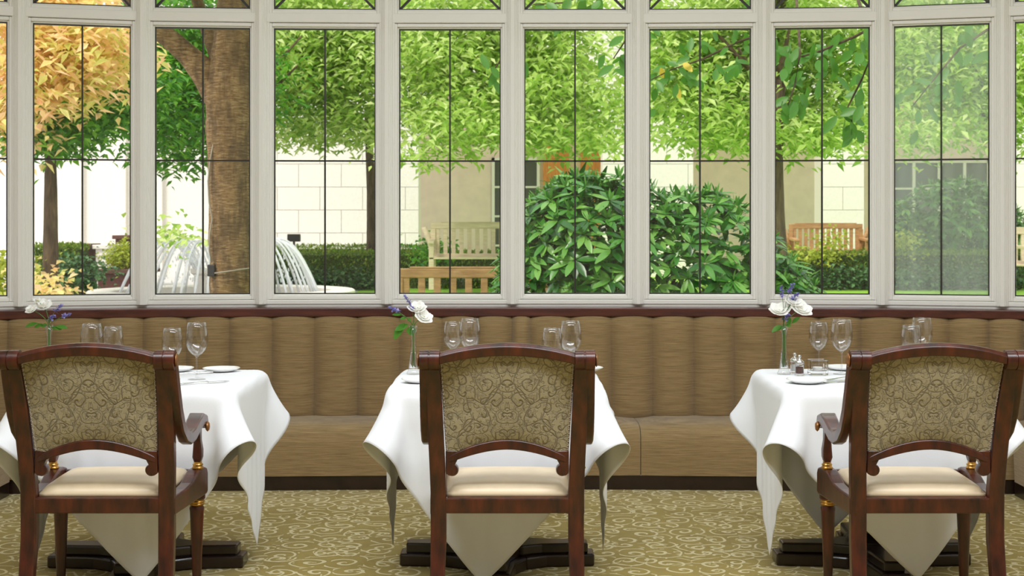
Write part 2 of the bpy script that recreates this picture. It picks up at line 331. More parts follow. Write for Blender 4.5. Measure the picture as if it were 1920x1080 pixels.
for i in range(len(WP)-1):
    a, c = WP[i], WP[i+1]; L = (c-a).length; ang = math.atan2((c-a).y, (c-a).x); mid = (a+c)/2
    w = thing('window_%d' % (i+1), mid, 'white framed casement of the bow window with leaded panes', None, kind='structure', rz=ang)
    g = L/2-.066; e = L/2-.026
    def ring(mb, x, z0, z1, t, y0, y1):
        mb.box(-x-t, -x, y0, y1, z0-t, z1+t); mb.box(x, x+t, y0, y1, z0-t, z1+t); mb.box(-x, x, y0, y1, z0-t, z0); mb.box(-x, x, y0, y1, z1, z1+t)
    m = MB(); m.box(-e, e, -.045, .05, .93, ZG0-.03); m.box(-e, e, -.045, .05, ZG1+.03, ZT0-.024); m.box(-e, e, -.045, .05, ZT1+.024, 3.2)
    for sx in (-1, 1): m.box(min(sx*e, sx*(g+.022)), max(sx*e, sx*(g+.022)), -.043, .048, ZG0-.03, ZT1+.03)
    m.build('fixed_frame', 'white_paint', w, bevel=.004)
    for nm, z0, z1 in (('sash', ZG0, ZG1), ('transom_sash', ZT0, ZT1)):
        m = MB(); ring(m, g+.008, z0-.008, z1+.008, .02, -.034, .03); ring(m, g, z0, z1, .009, -.02, .02)
        sash = m.build(nm, 'white_paint', w, bevel=.004)
        m = MB(); ring(m, g-.006, z0+.006, z1-.006, .006, -.012, .012); m.build('gasket', 'lead', sash)
        pane_mat = 'painted_haze_pane' if i == 8 else 'pane'  # one casement gets the glass with the painted reflection haze
        if nm == 'sash':
            m = MB(); m.box(-.0045, .0045, -.008, .008, z0, z1); m.box(-g, g, -.008, .008, ZM-.0045, ZM+.0045); m.build('lead_came', 'lead', sash)
            for x0, x1 in ((-g, -.004), (.004, g)):
                for q0, q1 in ((z0, ZM-.004), (ZM+.004, z1)):
                    MB().box(x0, x1, -.002, .002, q0, q1).build('pane', pane_mat, sash)
        else:
            m = MB(); zc = (z0+z1)/2
            for sx in (-1, 1):
                m.prism([(sx*-g, z0), (sx*-g+.009*sx, z0), (sx*g, z1-.009), (sx*g, z1), (sx*g-.009*sx, z1), (sx*-g, z0+.009)], 'y', -.008, .008)
            m.build('lead_came', 'lead', sash)
            for poly in ([(-g, z0), (g, z0), (0, zc)], [(g, z0), (g, z1), (0, zc)], [(g, z1), (-g, z1), (0, zc)], [(-g, z1), (-g, z0), (0, zc)]):
                MB().prism(poly, 'y', -.002, .002).build('pane', pane_mat, sash)
for i, p in enumerate(WP):
    a0 = WP[max(i-1, 0)]; a1 = WP[min(i+1, len(WP)-1)]; ang = math.atan2((a1-a0).y, (a1-a0).x)
    t = thing('trim_%d' % (i+1), (p.x, p.y, .93), 'white moulded mullion between two casements', None, kind='structure', rz=ang)
    MB().box(-.03, .03, -.06, .06, 0, 2.27).build('post', 'white_paint', t, bevel=.004)
    m = MB(); m.box(-.013, .013, -.082, -.06, 0, 2.27); m.box(-.022, .022, -.07, -.06, 0, 2.27); m.build('bead', 'white_paint', t, bevel=.004)

# ------------------------------------------------------------------ banquette
def Yw(x):
    for a, c in zip(WB, WB[1:]):
        if x <= c.x: return a.y+(c.y-a.y)*(x-a.x)/(c.x-a.x)
    return WB[-1].y
def Yws(x): return sum(Yw(x+d) for d in (-.5, -.3, -.1, .1, .3, .5))/6
def Yb(x): return Yws(x)-.155+.04*(x/2.8)**2
def Yf(x): return 7.35-.02*x*x
bq = thing('banquette', (0, 7.5, 0), 'long curved banquette in ribbed brown velvet under the windows', 'banquette')
OB = Vector((0, 7.5, 0))
def bput(vs): return [Vector(v)-OB for v in vs]
seams = [-130, -45, 34, 108, 189, 269, 348, 427, 507, 586, 667, 747, 827, 893, 960, 995, 1071, 1148, 1226, 1304, 1380, 1457, 1537, 1615, 1693, 1772, 1840, 1897, 1965, 2050]
for p0, p1 in zip(seams, seams[1:]):
    x0, x1 = PX(p0, 7.72), PX(p1, 7.72)
    m = MB()
    prof = [(0.0, .30), (.066, .31), (.072, .40), (.07, .55), (.064, .70), (.058, .80), (.046, .85), (.022, .872), (-.03, .878)]
    def fn(u, v):
        k = v*(len(prof)-1); i = min(int(k), len(prof)-2); t = k-i; d = prof[i][0]*(1-t)+prof[i+1][0]*t; z = prof[i][1]*(1-t)+prof[i+1][1]*t
        x = x0+(x1-x0)*u; bl = 1-abs(2*u-1)**3
        return (x, Yb(x)-(d*(.2+.8*bl) if d > 0 else d)-OB.y, z-(.012*(1-bl) if v > .8 else 0))
    m.grid(fn, 14, 16); m.build('back_channel', 'velvet', bq, smooth=True, fix=False)
def strip(m, xs, ya, yb, z0, z1):
    rs = []
    for x in xs: rs.append([(x, ya(x)-OB.y, z0), (x, yb(x)-OB.y, z0), (x, yb(x)-OB.y, z1), (x, ya(x)-OB.y, z1)])
    m.rings(rs)
XS = [(-3.05+6.1*i/30) for i in range(31)]
m = MB(); strip(m, XS, lambda x: Yb(x)-.025, lambda x: Yw(x)-.037, .868, .917); m.build('top_rail', 'mahogany_rail', bq, bevel=.006)
m = MB(); strip(m, XS, lambda x: Yb(x)+.02, lambda x: Yb(x)+.05, .0, .868); m.build('back_board', 'espresso', bq)
cuts = [-2.95, -1.55, PX(1207, 7.4)-.02, 2.95]
for x0, x1 in zip(cuts, cuts[1:]):
    m = MB(); pr = [(0, .075), (-.004, .16), (-.006, .24), (.0, .285), (.02, .315), (.055, .332), (.15, .338), (.3, .336), (.44, .33), (.44, .075)]
    k = 14; rs = []
    for i in range(k+1):
        x = x0+.002+(x1-x0-.004)*i/k; sh = .012 if i in (0, k) else 0
        rs.append([(x, Yf(x)+d+(sh if d < .2 else 0)-OB.y, z-(sh if z > .2 else 0)) for d, z in pr])
    m.rings(rs); m.build('seat_cushion', 'velvet', bq, smooth='auto')
m = MB(); strip(m, XS, lambda x: Yf(x)+.012, lambda x: Yf(x)+.04, 0, .078); m.build('plinth', 'espresso', bq, bevel=.003)
for sx in (-1, 1):      # the returns at both ends
    m = MB(); pr = [(0, .075), (-.006, .24), (.02, .315), (.055, .332), (.3, .336), (.5, .33), (.5, .075)]
    rs = [[(sx*(2.53+d), y-OB.y, z) for d, z in pr] for y in (6.05, 6.4, 6.8, 7.16)]
    m.rings(rs); m.build('return_seat', 'velvet', bq, smooth='auto')
    m = MB(); m.box(min(sx*2.545, sx*2.6), max(sx*2.545, sx*2.6), 6.06-OB.y, 7.2-OB.y, 0, .078); m.build('return_plinth', 'espresso', bq)
    m = MB(); m.box(min(sx*3.03, sx*3.12), max(sx*3.03, sx*3.12), 6.05-OB.y, 7.5-OB.y, 0, .9); m.build('return_back', 'velvet', bq, bevel=.03)

# ------------------------------------------------------------------ chairs
def yback(z):           # lean of the back
    pts = [(0, -.315), (.15, -.272), (.3, -.25), (.45, -.25), (.6, -.268), (.75, -.305), (.88, -.35), (.96, -.382)]
    for (z0, a), (z1, c) in zip(pts, pts[1:]):
        if z <= z1: return a+(c-a)*(z-z0)/(z1-z0)
    return pts[-1][1]
def make_chair(label):
    t = thing('dining_armchair', (0, 0, 0), label, 'chair', 'mahogany armchairs at the tables')
    for s in (-1, 1):
        m = MB(); rs = []
        for z in (0, .08, .18, .3, .38, .46, .55, .65, .75, .84, .9):
            xc = .234 + (.016*max(0, (z-.45)/.45)) + .006*max(0, (.3-z)/.3); hw = .0265 if z > .3 else .0265-.004*(.3-z)/.3
            y = yback(z); hy = .021
            rs.append([(s*(xc-hw), y-hy, z), (s*(xc+hw), y-hy, z), (s*(xc+hw), y+hy, z), (s*(xc-hw), y+hy, z)])
        m.rings(rs); m.build('rear_post', 'mahogany', t, bevel=.005, smooth='auto')
        sc = MB(); sc.lathe([(.012, -.036), (.033, -.033), (.034, -.004), (.031, -.003), (.031, .001), (.034, .002), (.034, .033), (.012, .036)], 20, (s*.258, -.374, .915), 'x')
        so = sc.build('top_scroll', 'mahogany', t, smooth='auto')
        MB().lathe([(.004, -.006), (.012, -.006), (.02, -.002), (.024, 0), (.02, .003), (.004, .004)], 14, (s*.296, -.374, .915), 'x').build('rosette', 'bronze', so, smooth=True)
        # sweeping arm: from the scroll down the post and out to the front
        cl = [(-.365, .93), (-.345, .87), (-.318, .80), (-.288, .73), (-.25, .675), (-.2, .638), (-.14, .622), (-.08, .628), (-.02, .648), (.045, .662), (.085, .652), (.1, .63)]
        cl = [Vector((0, y, z)) for y, z in cl]; rs = []
        for i, p in enumerate(cl):
            tg = (cl[min(i+1, len(cl)-1)]-cl[max(i-1, 0)]).normalized(); nn = Vector((0, -tg.z, tg.y)); h = .023 if i < len(cl)-1 else .014
            f = i/(len(cl)-1); xi = .262+.0*f; xo = .292+.008*f
            if f > .45: xi -= .03*(f-.45)/.55
            rs.append([(s*xi, (p-nn*h).y, (p-nn*h).z), (s*xo, (p-nn*h).y, (p-nn*h).z), (s*xo, (p+nn*h).y, (p+nn*h).z), (s*xi, (p+nn*h).y, (p+nn*h).z)])
        m = MB(); m.rings(rs); arm = m.build('arm', 'mahogany', t, bevel=.006, smooth='auto')
        MB().lathe([(.004, -.008), (.013, -.006), (.019, 0), (.013, .006), (.004, .008)], 12, (s*.302, .078, .632), 'x').build('rosette', 'bronze', arm, smooth=True)
        # arm support with gilt collar
        m = MB(); rs = []
        for z, hx, hy, dy in ((.5, .012, .014, .088), (.52, .017, .02, .088), (.545, .016, .021, .094), (.58, .013, .017, .086), (.615, .016, .02, .066), (.645, .018, .022, .06)):
            rs.append([(s*.264-hx, dy-hy, z), (s*.264+hx, dy-hy, z), (s*.264+hx, dy+hy, z), (s*.264-hx, dy+hy, z)])
        m.rings(rs); sp = m.build('arm_support', 'mahogany', t, bevel=.005, smooth='auto')
        MB().lathe([(.017, .474), (.021, .478), (.021, .483), (.016, .486), (.019, .49), (.019, .494), (.013, .497), (.016, .5), (.012, .505)], 16, (s*.264, .088, 0)).build('gilt_collar', 'gold', sp, smooth=True)
        # side rail
        poly = [(-.26, .375), (-.26, .438), (-.12, .44), (-.04, .447), (.02, .466), (.06, .476), (.13, .476), (.16, .468), (.172, .45), (.172, .38), (.16, .372)]
        m = MB(); m.prism(poly, 'x', 0, 1)
        vs = []
        for x, y, z in m.v:
            f = (y+.26)/.43; inner = .222+.012*f; outer = .262+.022*f; vs.append((s*(inner+(outer-inner)*x), y, z))
        m.v = vs; m.build('side_rail', 'mahogany', t, bevel=.006)
        m = MB(); m.lathe([(.014, 0), (.015, .02), (.019, .15), (.0255, .31), (.027, .325), (.022, .334), (.024, .352), (.031, .36), (.031, .374)], 18, (s*.25, .135, 0))
        lg = m.build('front_leg', 'mahogany', t, smooth='auto')
        MB().lathe([(.0245, .334), (.028, .338), (.028, .342), (.0245, .344), (.0285, .347), (.0285, .351), (.0245, .353), (.028, .356), (.0275, .36), (.0245, .362)], 18, (s*.25, .135, 0)).build('gilt_ring', 'gold', lg, smooth=True)
        MB().lathe([(.004, -.019), (.019, -.018), (.021, -.012), (.021, .012), (.019, .018), (.004, .019)], 18, (s*.186, yback(.535)-.002, .533), 'y').build('volute', 'mahogany', t, smooth='auto')
    MB().box(-.212, .212, -.27, -.235, .384, .436).build('rear_rail', 'mahogany', t, bevel=.004)
    m = MB(); m.rings([[(x, y0+.02*(1-(x/.235)**2), z) for y0, z in ((.128, .378), (.156, .378), (.156, .464), (.128, .464))] for x in [(-.235+.47*i/10) for i in range(11)]]); m.build('front_rail', 'mahogany', t, bevel=.005)
    # top rail
    rs = []
    for i in range(17):
        x = -.226+.452*i/16; q = (x/.226)**2; zt = .974-.034*q; zb = .932-.03*q; yt = yback(.95)-.012*(1-q)
        rs.append([(x, yt-.022, zb), (x, yt-.026, zt-.012), (x, yt-.012, zt), (x, yt+.012, zt), (x, yt+.026, zt-.012), (x, yt+.022, zb)])
    m = MB(); m.rings(rs); m.build('top_rail', 'mahogany', t, smooth='auto', bevel=.003)
    zt = lambda x: .936-.034*(x/.226)**2
    zbm = lambda x: .636-.066*(abs(x)/.21)**1.9
    m = MB(); rs = []
    for i in range(21):
        x = -.205+.41*i/20; z1 = zbm(x)+.004; z0 = z1-.034+.012*(abs(x)/.205)**3; y = yback(z1-.02)-.012*(1-(x/.2)**2)
        rs.append([(x, y-.019, z0), (x, y-.019, z1), (x, y+.019, z1), (x, y+.019, z0)])
    m.rings(rs)
    for s in (-1, 1):
        y = yback(.56); m.prism([(s*x, z) for x, z in ((.209, .6), (.209, .526), (.2, .515), (.186, .513), (.178, .55), (.16, .585), (.17, .6))], 'y', y-.0185, y+.0185)
    m.build('lower_rail', 'mahogany', t, bevel=.004, smooth='auto')
    def xe(z): return .206+.02*max(0, (z-.55)/.38)
    def fab(side):
        def fn(u, v):
            a = 2*u-1; z = zbm(a*.21)+(zt(a*.22)-zbm(a*.21))*v; x = a*xe(z); bul = (1-abs(a)**4)*(1-abs(2*v-1)**4)
            return (x, yback(z)-.012*(1-a*a)+side*(.008+.014*bul), z)
        return fn
    m = MB(); m.grid(fab(-1), 24, 20); m.build('back_upholstery', 'damask', t, smooth=True)
    m = MB(); m.grid(fab(1), 24, 20); m.build('front_upholstery', 'damask', t, smooth=True)
    # twisted cord round the fabric
    f = fab(-1); path = [f(i/40, 0) for i in range(41)]+[f(1, i/40) for i in range(1, 41)]+[f(1-i/40, 1) for i in range(1, 41)]+[f(0, 1-i/40) for i in range(1, 41)]
    path = [Vector(p)+Vector((-.004 if p[0] > .2 else (.004 if p[0] < -.2 else 0), -.002, 0)) for p in path]
    dense = []; step = .0028
    for a, c in zip(path, path[1:]):
        k = max(1, int((c-a).length/step))
        for j in range(k): dense.append((a.lerp(c, j/k), (c-a).normalized()))
    m = MB()
    for ph in (0, PI):
        pts = []
        for i, (p, tg) in enumerate(dense):
            a = tg.cross(Vector((0, 1, 0))).normalized(); b2 = tg.cross(a); th = i*2*PI/5+ph
            pts.append(p+(a*math.cos(th)+b2*math.sin(th))*.0021)
        m.tube(pts, .0023, 4)
    m.build('cord_piping', 'piping', t, smooth=True, fix=False)
    # cushion
    def cu(u, v):
        a = 2*u-1; q = v; hw = .208+.022*q; ed = max(abs(a)**6, abs(2*v-1)**6); cr = (1-a*a)*.012*(1-(2*v-1)**2)
        return (a*hw*(1-.012*ed), -.24+.39*q, .478+cr-.03*ed*ed)
    m = MB(); m.grid(cu, 20, 18); w = 21; k = len(m.v); bnd = [i for i in range(w)]+[j*w+w-1 for j in range(1, 19)]+[18*w+i for i in range(w-2, -1, -1)]+[j*w for j in range(17, 0, -1)]
    base = [(m.v[i][0]*1.0, m.v[i][1], .434) for i in bnd]; m.v += base; nb = len(bnd)
    for i in range(nb): j = (i+1) % nb; m.f.append((bnd[i], bnd[j], k+j, k+i))
    m.f.append(tuple(range(k, k+nb))); m.build('seat_cushion', 'leather', t, smooth=True)
    return t
DC = 5.10   # chair origin: rear post plane lies .25 nearer
c0 = make_chair('mahogany armchair with damask back, nearest the rose and lavender vase by the fountain')
c0.location = (-1.41, DC, 0); c0['label'] = 'mahogany armchair at the table with the white rose vase, facing the fountain'
copy_tree(c0, (-.016, DC, 0), label='mahogany armchair at the middle table, facing the evergreen bush')
copy_tree(c0, (1.413, DC, 0), label='mahogany armchair at the table with salt and pepper mills')

# ------------------------------------------------------------------ tables and simulated cloths
TAB = [(-1.46, 5.71, 'table with white rose vase'), (-.06, 5.745, 'middle table'), (1.45, 5.75, 'table with salt and pepper mills')]
HX, HYT, ZTOP = .42, .39, .745
def make_table():
    t = thing('pedestal_table', (0, 0, 0), '', 'table', 'cloth-covered pedestal tables')
    MB().box(-HX+.04, HX-.04, -HYT+.04, HYT-.04, .71, .738).build('table_top', 'espresso', t, bevel=.006)
    MB().lathe([(.1, .085), (.1, .1), (.055, .13), (.045, .3), (.045, .6), (.06, .66), (.14, .7), (.14, .711)], 24).build('column', 'espresso', t, smooth='auto')
    for k in range(4):
        a = k*PI/2; ca, sa = math.cos(a), math.sin(a)
        ft = MB().prism([(x*ca-y*sa, x*sa+y*ca) for x, y in ((.0, -.08), (.12, -.12), (.2, -.075), (.34, -.06), (.39, -.055), (.39, .055), (.34, .06), (.2, .075), (.12, .12), (.0, .08))], 'z', 0, .05).build('foot', 'espresso', t, bevel=.008)
        MB().prism([(x*ca-y*sa, x*sa+y*ca) for x, y in ((.0, -.06), (.1, -.09), (.18, -.055), (.365, -.04), (.365, .04), (.18, .055), (.1, .09), (.0, .06))], 'z', .048, .09).build('foot_cap', 'espresso', ft, bevel=.008)
    return t
t0 = make_table()
for i, (x, y, nm) in enumerate(TAB):
    lab = 'dark pedestal table with cross feet, the '+nm
    if i == 0: t0.location = (x, y, 0); t0['label'] = lab
    else: copy_tree(t0, (x, y, 0), label=lab)
def cloth_sim(K=3, n=61, size=1.475, steps=280, iters=9):
    rg = np.random.default_rng(5); h = size/(n-1)
    rots = np.radians([45+4, 45-3, 45+5]); offs = [(.0, .0), (.0, -.01), (-.012, .0)]
    g = (np.arange(n)-(n-1)/2)*h; gx, gy = np.meshgrid(g, g, indexing='ij')
    X = np.zeros((K, n, n, 3))
    for k in range(K):
        c, s = np.cos(rots[k]), np.sin(rots[k]); X[k, ..., 0] = gx*c-gy*s+offs[k][0]; X[k, ..., 1] = gx*s+gy*c+offs[k][1]
    X[..., 2] = ZTOP+.004; ex, ey = HX-.012, HYT-.012
    pin = (np.abs(X[..., 0]) < ex-.01) & (np.abs(X[..., 1]) < ey-.01)
    X += rg.normal(0, .0015, X.shape)*(~pin)[..., None]
    # low-frequency disturbance so that each cloth folds in its own way
    for k in range(K):
        for q in range(6):
            a, b_, ph = rg.uniform(-9, 9), rg.uniform(-9, 9), rg.uniform(0, 6.3)
            X[k, ..., 2] += .02*np.sin(a*X[k, ..., 0]+b_*X[k, ..., 1]+ph)*(~pin[k])
    X[..., 2] = np.where(pin, ZTOP+.004, X[..., 2]); P0 = X.copy(); V = np.zeros_like(X); wgt = np.where(pin, 0., 1.)[..., None]
    sl = []
    for di, dj, st in ((1, 0, 1.), (0, 1, 1.), (1, 1, .55), (1, -1, .55), (2, 0, .35), (0, 2, .35), (4, 0, .22), (0, 4, .22)):
        L0 = h*math.hypot(di, dj); dm = max(di, abs(dj)); step = 2*dm
        for par in range(step):
            if di: i0 = np.arange(par, n-di, step); j0 = np.arange(max(0, -dj), n-max(0, dj))
            else:  i0 = np.arange(n); j0 = np.arange(par, n-dj, step)
            if len(i0) == 0 or len(j0) == 0: continue
            A = (slice(None), slice(i0[0], i0[-1]+1, (i0[1]-i0[0]) if len(i0) > 1 else 1), slice(j0[0], j0[-1]+1, (j0[1]-j0[0]) if len(j0) > 1 else 1))
            B = (slice(None), slice(i0[0]+di, i0[-1]+di+1, A[1].step), slice(j0[0]+dj, j0[-1]+dj+1, A[2].step))
            sl.append((A, B, L0, st))
    dt = .02; r = .016
    for step in range(steps):
        V[..., 2] -= 9.8*dt; V *= .955 if step < steps*.75 else .86
        Pn = X+V*dt*wgt
        for it in range(iters):
            for A, B, L0, st in sl:
                d = Pn[B]-Pn[A]; ln = np.sqrt((d*d).sum(-1, keepdims=True))+1e-9; wa, wb = wgt[A], wgt[B]; ws = wa+wb; ws[ws == 0] = 1
                cor = d*((ln-L0)/ln*st)/ws; Pn[A] += cor*wa; Pn[B] -= cor*wb
            x, y, z = Pn[..., 0], Pn[..., 1], Pn[..., 2]
            qx, qy, qz = np.abs(x)-(ex-.0), np.abs(y)-(ey-.0), z-(ZTOP-.012)
            ins = (qx < r) & (qy < r) & (qz < r) & (z > .62) & (~pin)
            ox, oy, oz = np.maximum(qx, 0), np.maximum(qy, 0), np.maximum(qz, 0); dist = np.sqrt(ox*ox+oy*oy+oz*oz)+np.minimum(np.maximum(np.maximum(qx, qy), qz), 0)
            pen = np.where(ins & (dist < r), r-dist, 0)
            big = np.maximum(np.maximum(qx, qy), qz); lx = np.where(dist > 0, ox, (qx == big)); ly = np.where(dist > 0, oy, (qy == big)); lz = np.where(dist > 0, oz, (qz == big))
            nl = np.sqrt(lx*lx+ly*ly+lz*lz)+1e-9
            Pn[..., 0] += pen*lx/nl*np.sign(x); Pn[..., 1] += pen*ly/nl*np.sign(y); Pn[..., 2] += pen*lz/nl
            Pn[..., 2] = np.maximum(Pn[..., 2], .012)
        V = (Pn-X)/dt*wgt; X = Pn
    return X
CL = cloth_sim()
for k, (x, y, nm) in enumerate(TAB):
    n = CL.shape[1]; m = MB(); m.v = [tuple(p) for p in CL[k].reshape(-1, 3)]
    m.f = [(i*n+j, i*n+j+1, (i+1)*n+j+1, (i+1)*n+j) for i in range(n-1) for j in range(n-1)]
    o = m.build('tablecloth', 'linen', smooth=True, sub=1); o.location = (x, y, 0)
    so = o.modifiers.new('solidify', 'SOLIDIFY'); so.thickness = .0015; so.offset = 0
    tag(o, 'white linen cloth laid cornerwise over the '+nm, 'tablecloth', 'white tablecloths')
ZC = .7515
# ------------------------------------------------------------------ tableware
def glass_proto():
    o = MB(); pr = [(.0, .0), (.034, .0), (.035, .0018), (.012, .005), (.0045, .009), (.0035, .02), (.0035, .085), (.006, .092), (.02, .102), (.034, .118), (.042, .138), (.0445, .155), (.043, .18), (.039, .205), (.0355, .226),
              (.0345, .226), (.038, .205), (.042, .18), (.0435, .155), (.041, .139), (.033, .12), (.02, .1045), (.006, .0955), (.0, .095)]
    pr = [(max(r, .0002), z) for r, z in pr]; return o.lathe(pr, 28)
def glass_proto_small():
    g = glass_proto(); g.v = [(x*.92, y*.92, z*.9) for x, y, z in g.v]; return g
gl_big = gl_small = None
GL = [(172, 5.60, 1, 0, 'left of the smaller glass beside the rose vase'), (212, 5.77, 0, 0, ''), (323, 5.66, 0, 0, ''), (369, 5.66, 1, 0, ''),
      (849, 6.05, 0, 1, ''), (881, 5.93, 1, 1, ''), (1035, 5.67, 0, 1, ''), (1070, 5.76, 1, 1, ''),
      (1535, 6.03, 0, 2, ''), (1578, 5.86, 1, 2, ''), (1708, 5.83, 0, 2, ''), (1728, 5.97, 1, 2, '')]
side = ['near the vase,']*2+['away from the vase,']*2
for i, (px, D, big, tb, _) in enumerate(GL):
    lab = '%s wine glass %s on the %s' % ('large' if big else 'smaller', side[i % 4], TAB[tb][2])
    src = gl_big if big else gl_small
    if src is None:
        src = (glass_proto() if big else glass_proto_small()).build('wine_glass', 'thin', smooth=True); o = src
        if big: gl_big = src
        else: gl_small = src
    else: o = src.copy(); COL.objects.link(o)
    o.location = (PX(px, D), D, ZC); tag(o, lab, 'wine glass', 'empty wine glasses')
def plate(px, D, r, lab):
    m = MB(); m.lathe([(.0005, .004), (r*.62, .004), (r*.68, .006), (r*.97, .0145), (r, .016), (r*.995, .0135), (r*.7, .003), (r*.6, 0), (.0005, 0)], 40)
    o = m.build('side_plate', 'china', smooth=True); o.location = (PX(px, D), D, ZC); tag(o, lab, 'plate', 'white side plates')
plate(415, 5.98, .078, 'white side plate near the fork beside the rose-vase table edge')
plate(330, 5.99, .075, 'white side plate behind the wine glass on the rose-vase table')
plate(786, 5.55, .07, 'white side plate in front of the vase on the middle table')
plate(1512, 5.53, .078, 'white side plate in front of the salt and pepper mills')
plate(1583, 6.05, .08, 'white side plate behind the large wine glass on the mills table')
plate(1100, 6.0, .07, 'white side plate behind the armchair on the middle table')
def cutlery(name, px, D, rz, lab, kind):
    m = MB(); L = .19
    m.rings([[(x-w, y, z), (x+w, y, z), (x+w, y, z+.003), (x-w, y, z+.003)] for x, y, w, z in ((0, 0, .009, 0), (0, .03, .008, .001), (0, .07, .0045, .003), (0, .12, .0035, .005), (0, .13, .006 if kind == 'fork' else .009, .004))])
    if kind == 'fork':
        m.box(-.011, .011, .128, .15, .003, .0055)
        for x in (-.009, -.003, .003, .009): m.box(x-.0016, x+.0016, .149, .2, .003, .0055)
    else: m.prism([(-.008, .128), (.009, .128), (.0095, .19), (.004, .215), (-.008, .2)], 'z', .002, .004)
    o = m.build(name, 'silver', bevel=.0008); o.location = (PX(px, D), D, ZC); o.rotation_euler = (0, 0, rz); tag(o, lab, 'cutlery')
cutlery('fork', 308, 5.82, -1.1, 'silver fork lying beside the side plate on the rose-vase table', 'fork')
cutlery('table_knife', 330, 5.46, -1.0, 'silver knife by the chair on the rose-vase table', 'knife')
cutlery('fork', 1550, 5.62, -.9, 'silver fork next to the plate by the mills', 'fork')
cutlery('table_knife', 1545, 5.53, -1.15, 'silver knife next to the fork by the mills', 'knife')
cutlery('fork', 1570, 5.56, -1.0, 'second silver fork, nearer the armchair, by the mills', 'fork')
def mill(px, D, fill, lab):
    t = thing('condiment_mill', (PX(px, D), D, ZC), lab, 'shaker', 'salt and pepper mills')
    MB().lathe([(.0005, 0), (.019, 0), (.02, .003), (.018, .01), (.0175, .045), (.0165, .046), (.0165, .008), (.0005, .007)], 20).build('glass_body', 'crystal', t, smooth='auto')
    MB().lathe([(.0005, .0085), (.0155, .0085), (.0155, .034), (.0005, .035)], 16).build('filling', fill, t, smooth='auto')
    MB().lathe([(.019, .045), (.02, .05), (.0185, .056), (.012, .062), (.006, .066), (.005, .07), (.0075, .074), (.0075, .079), (.004, .083), (.0005, .084)], 20).build('cap', 'silver', t, smooth=True)
mill(1499, 5.82, 'pepper', 'silver-capped pepper mill beside the glass votive')
mill(1490, 5.92, 'salt', 'silver-capped salt mill between vase and pepper mill')
m = MB(); D = 5.84; o = thing('votive_holder', (PX(1533, D), D, ZC), 'clear glass votive holder between the pepper mill and wine glasses', 'candle holder')
m.rings([[(-w, -w, z), (w, -w, z), (w, w, z), (-w, w, z)] for w, z in ((.034, 0), (.036, .003), (.036, .062), (.0325, .062), (.0325, .018), (.01, .017))]); m.build('holder', 'crystal', o, bevel=.002)
MB().lathe([(.0005, .019), (.02, .019), (.02, .032), (.0005, .033)], 18).build('candle', 'salt', o, smooth='auto')

# vases and flowers
def vase(px, D, nm):
    t = thing('bud_vase', (PX(px, D), D, ZC), 'slim clear glass bud vase with water on the '+nm, 'vase', 'bud vases')
    MB().lathe([(.0005, 0), (.027, 0), (.0275, .006), (.023, .012), (.0215, .02), (.017, .06), (.0125, .1), (.0108, .13), (.0125, .165), (.0165, .2), (.015, .2), (.011, .165), (.0092, .13), (.0108, .1), (.0152, .06), (.018, .024), (.0005, .022)], 24).build('glass', 'thin', t, smooth=True)
    MB().lathe([(.0005, .0225), (.0178, .0245), (.015, .06), (.0115, .09), (.0005, .09)], 20).build('water', 'water', t, smooth='auto')
    return t
def leaf_shape(m, p, d, up, L, w, fold=.25, droop=.2, seg=4):
    d = Vector(d).normalized(); sd = d.cross(Vector(up))
    if sd.length < 1e-3: sd = d.cross(Vector((1, .3, 0)))
    sd.normalize(); nn = sd.cross(d); sp = []; lf = []; rt = []
    for i in range(seg+1):
        t = i/seg; c = Vector(p)+d*(L*t)-nn*(droop*L*t*t); ww = w*math.sin(PI*min(1, (t*.94+.03)))**.8
        sp.append(c-nn*(fold*ww)); lf.append(c-sd*ww); rt.append(c+sd*ww)
    k = seg+1; m.add(sp+lf+rt, [(i, i+1, k+i+1, k+i) for i in range(seg)]+[(i, 2*k+i, 2*k+i+1, i+1) for i in range(seg)])
def bezier(a, b, c, n=12): return [a.lerp(b, i/n).lerp(b.lerp(c, i/n), i/n) for i in range(n+1)]
def stem_for(t, vpos, tip, r=.0016):
    low = Vector((vpos.x+rnd.uniform(-.006, .006), vpos.y+rnd.uniform(-.006, .006), ZC+.03)); neck = Vector((vpos.x+rnd.uniform(-.005, .005), vpos.y+rnd.uniform(-.004, .004), ZC+.185))
    pts = [low.lerp(neck, i/4) for i in range(4)]+bezier(neck, neck+Vector((0, 0, (tip.z-neck.z)*.6)), tip)
    o = MB().tube([p-t.location for p in pts], r, 5).build('stem', 'stem', t, smooth=True); return pts
def bloom(vpos, px, py, R, lab, cup=.5, dD=0):
    D = vpos.y+dD; tip = P(px, py, D); t = thing('white_flower', (vpos.x, vpos.y, ZC), lab, 'flower', 'cut flowers in the vases'); stem_for(t, vpos, tip)
    ax = (tip-Vector((vpos.x, vpos.y+.03, ZC+.1))).normalized(); ax = (ax+Vector((rnd.uniform(-.3, .3), -.5, .1))).normalized()
    e1 = ax.cross(Vector((0, 0, 1))).normalized(); e2 = ax.cross(e1)
    for lay, (n, tilt, sc) in enumerate(((6, .25*cup, 1), (5, .8*cup, .85), (4, 1.5*cup, .6))):
        for i in range(n):
            a = 2*PI*i/n+lay*.5+rnd.uniform(-.15, .15); d = (e1*math.cos(a)+e2*math.sin(a))*math.cos(tilt)+ax*math.sin(tilt)
            m = MB(); leaf_shape(m, tip-t.location-ax*.004, d, ax, 1.3*R*sc*rnd.uniform(.9, 1.1), R*sc*.68, .18, -.18, 4); m.build('petal', 'petal', t, smooth=True, fix=False)
    m = MB(); m.lathe([(.0005, -.004), (.005, -.003), (.006, .001), (.0005, .004)], 8, tuple(tip-t.location)); m.build('flower_centre', 'chartreuse', t, smooth=True)
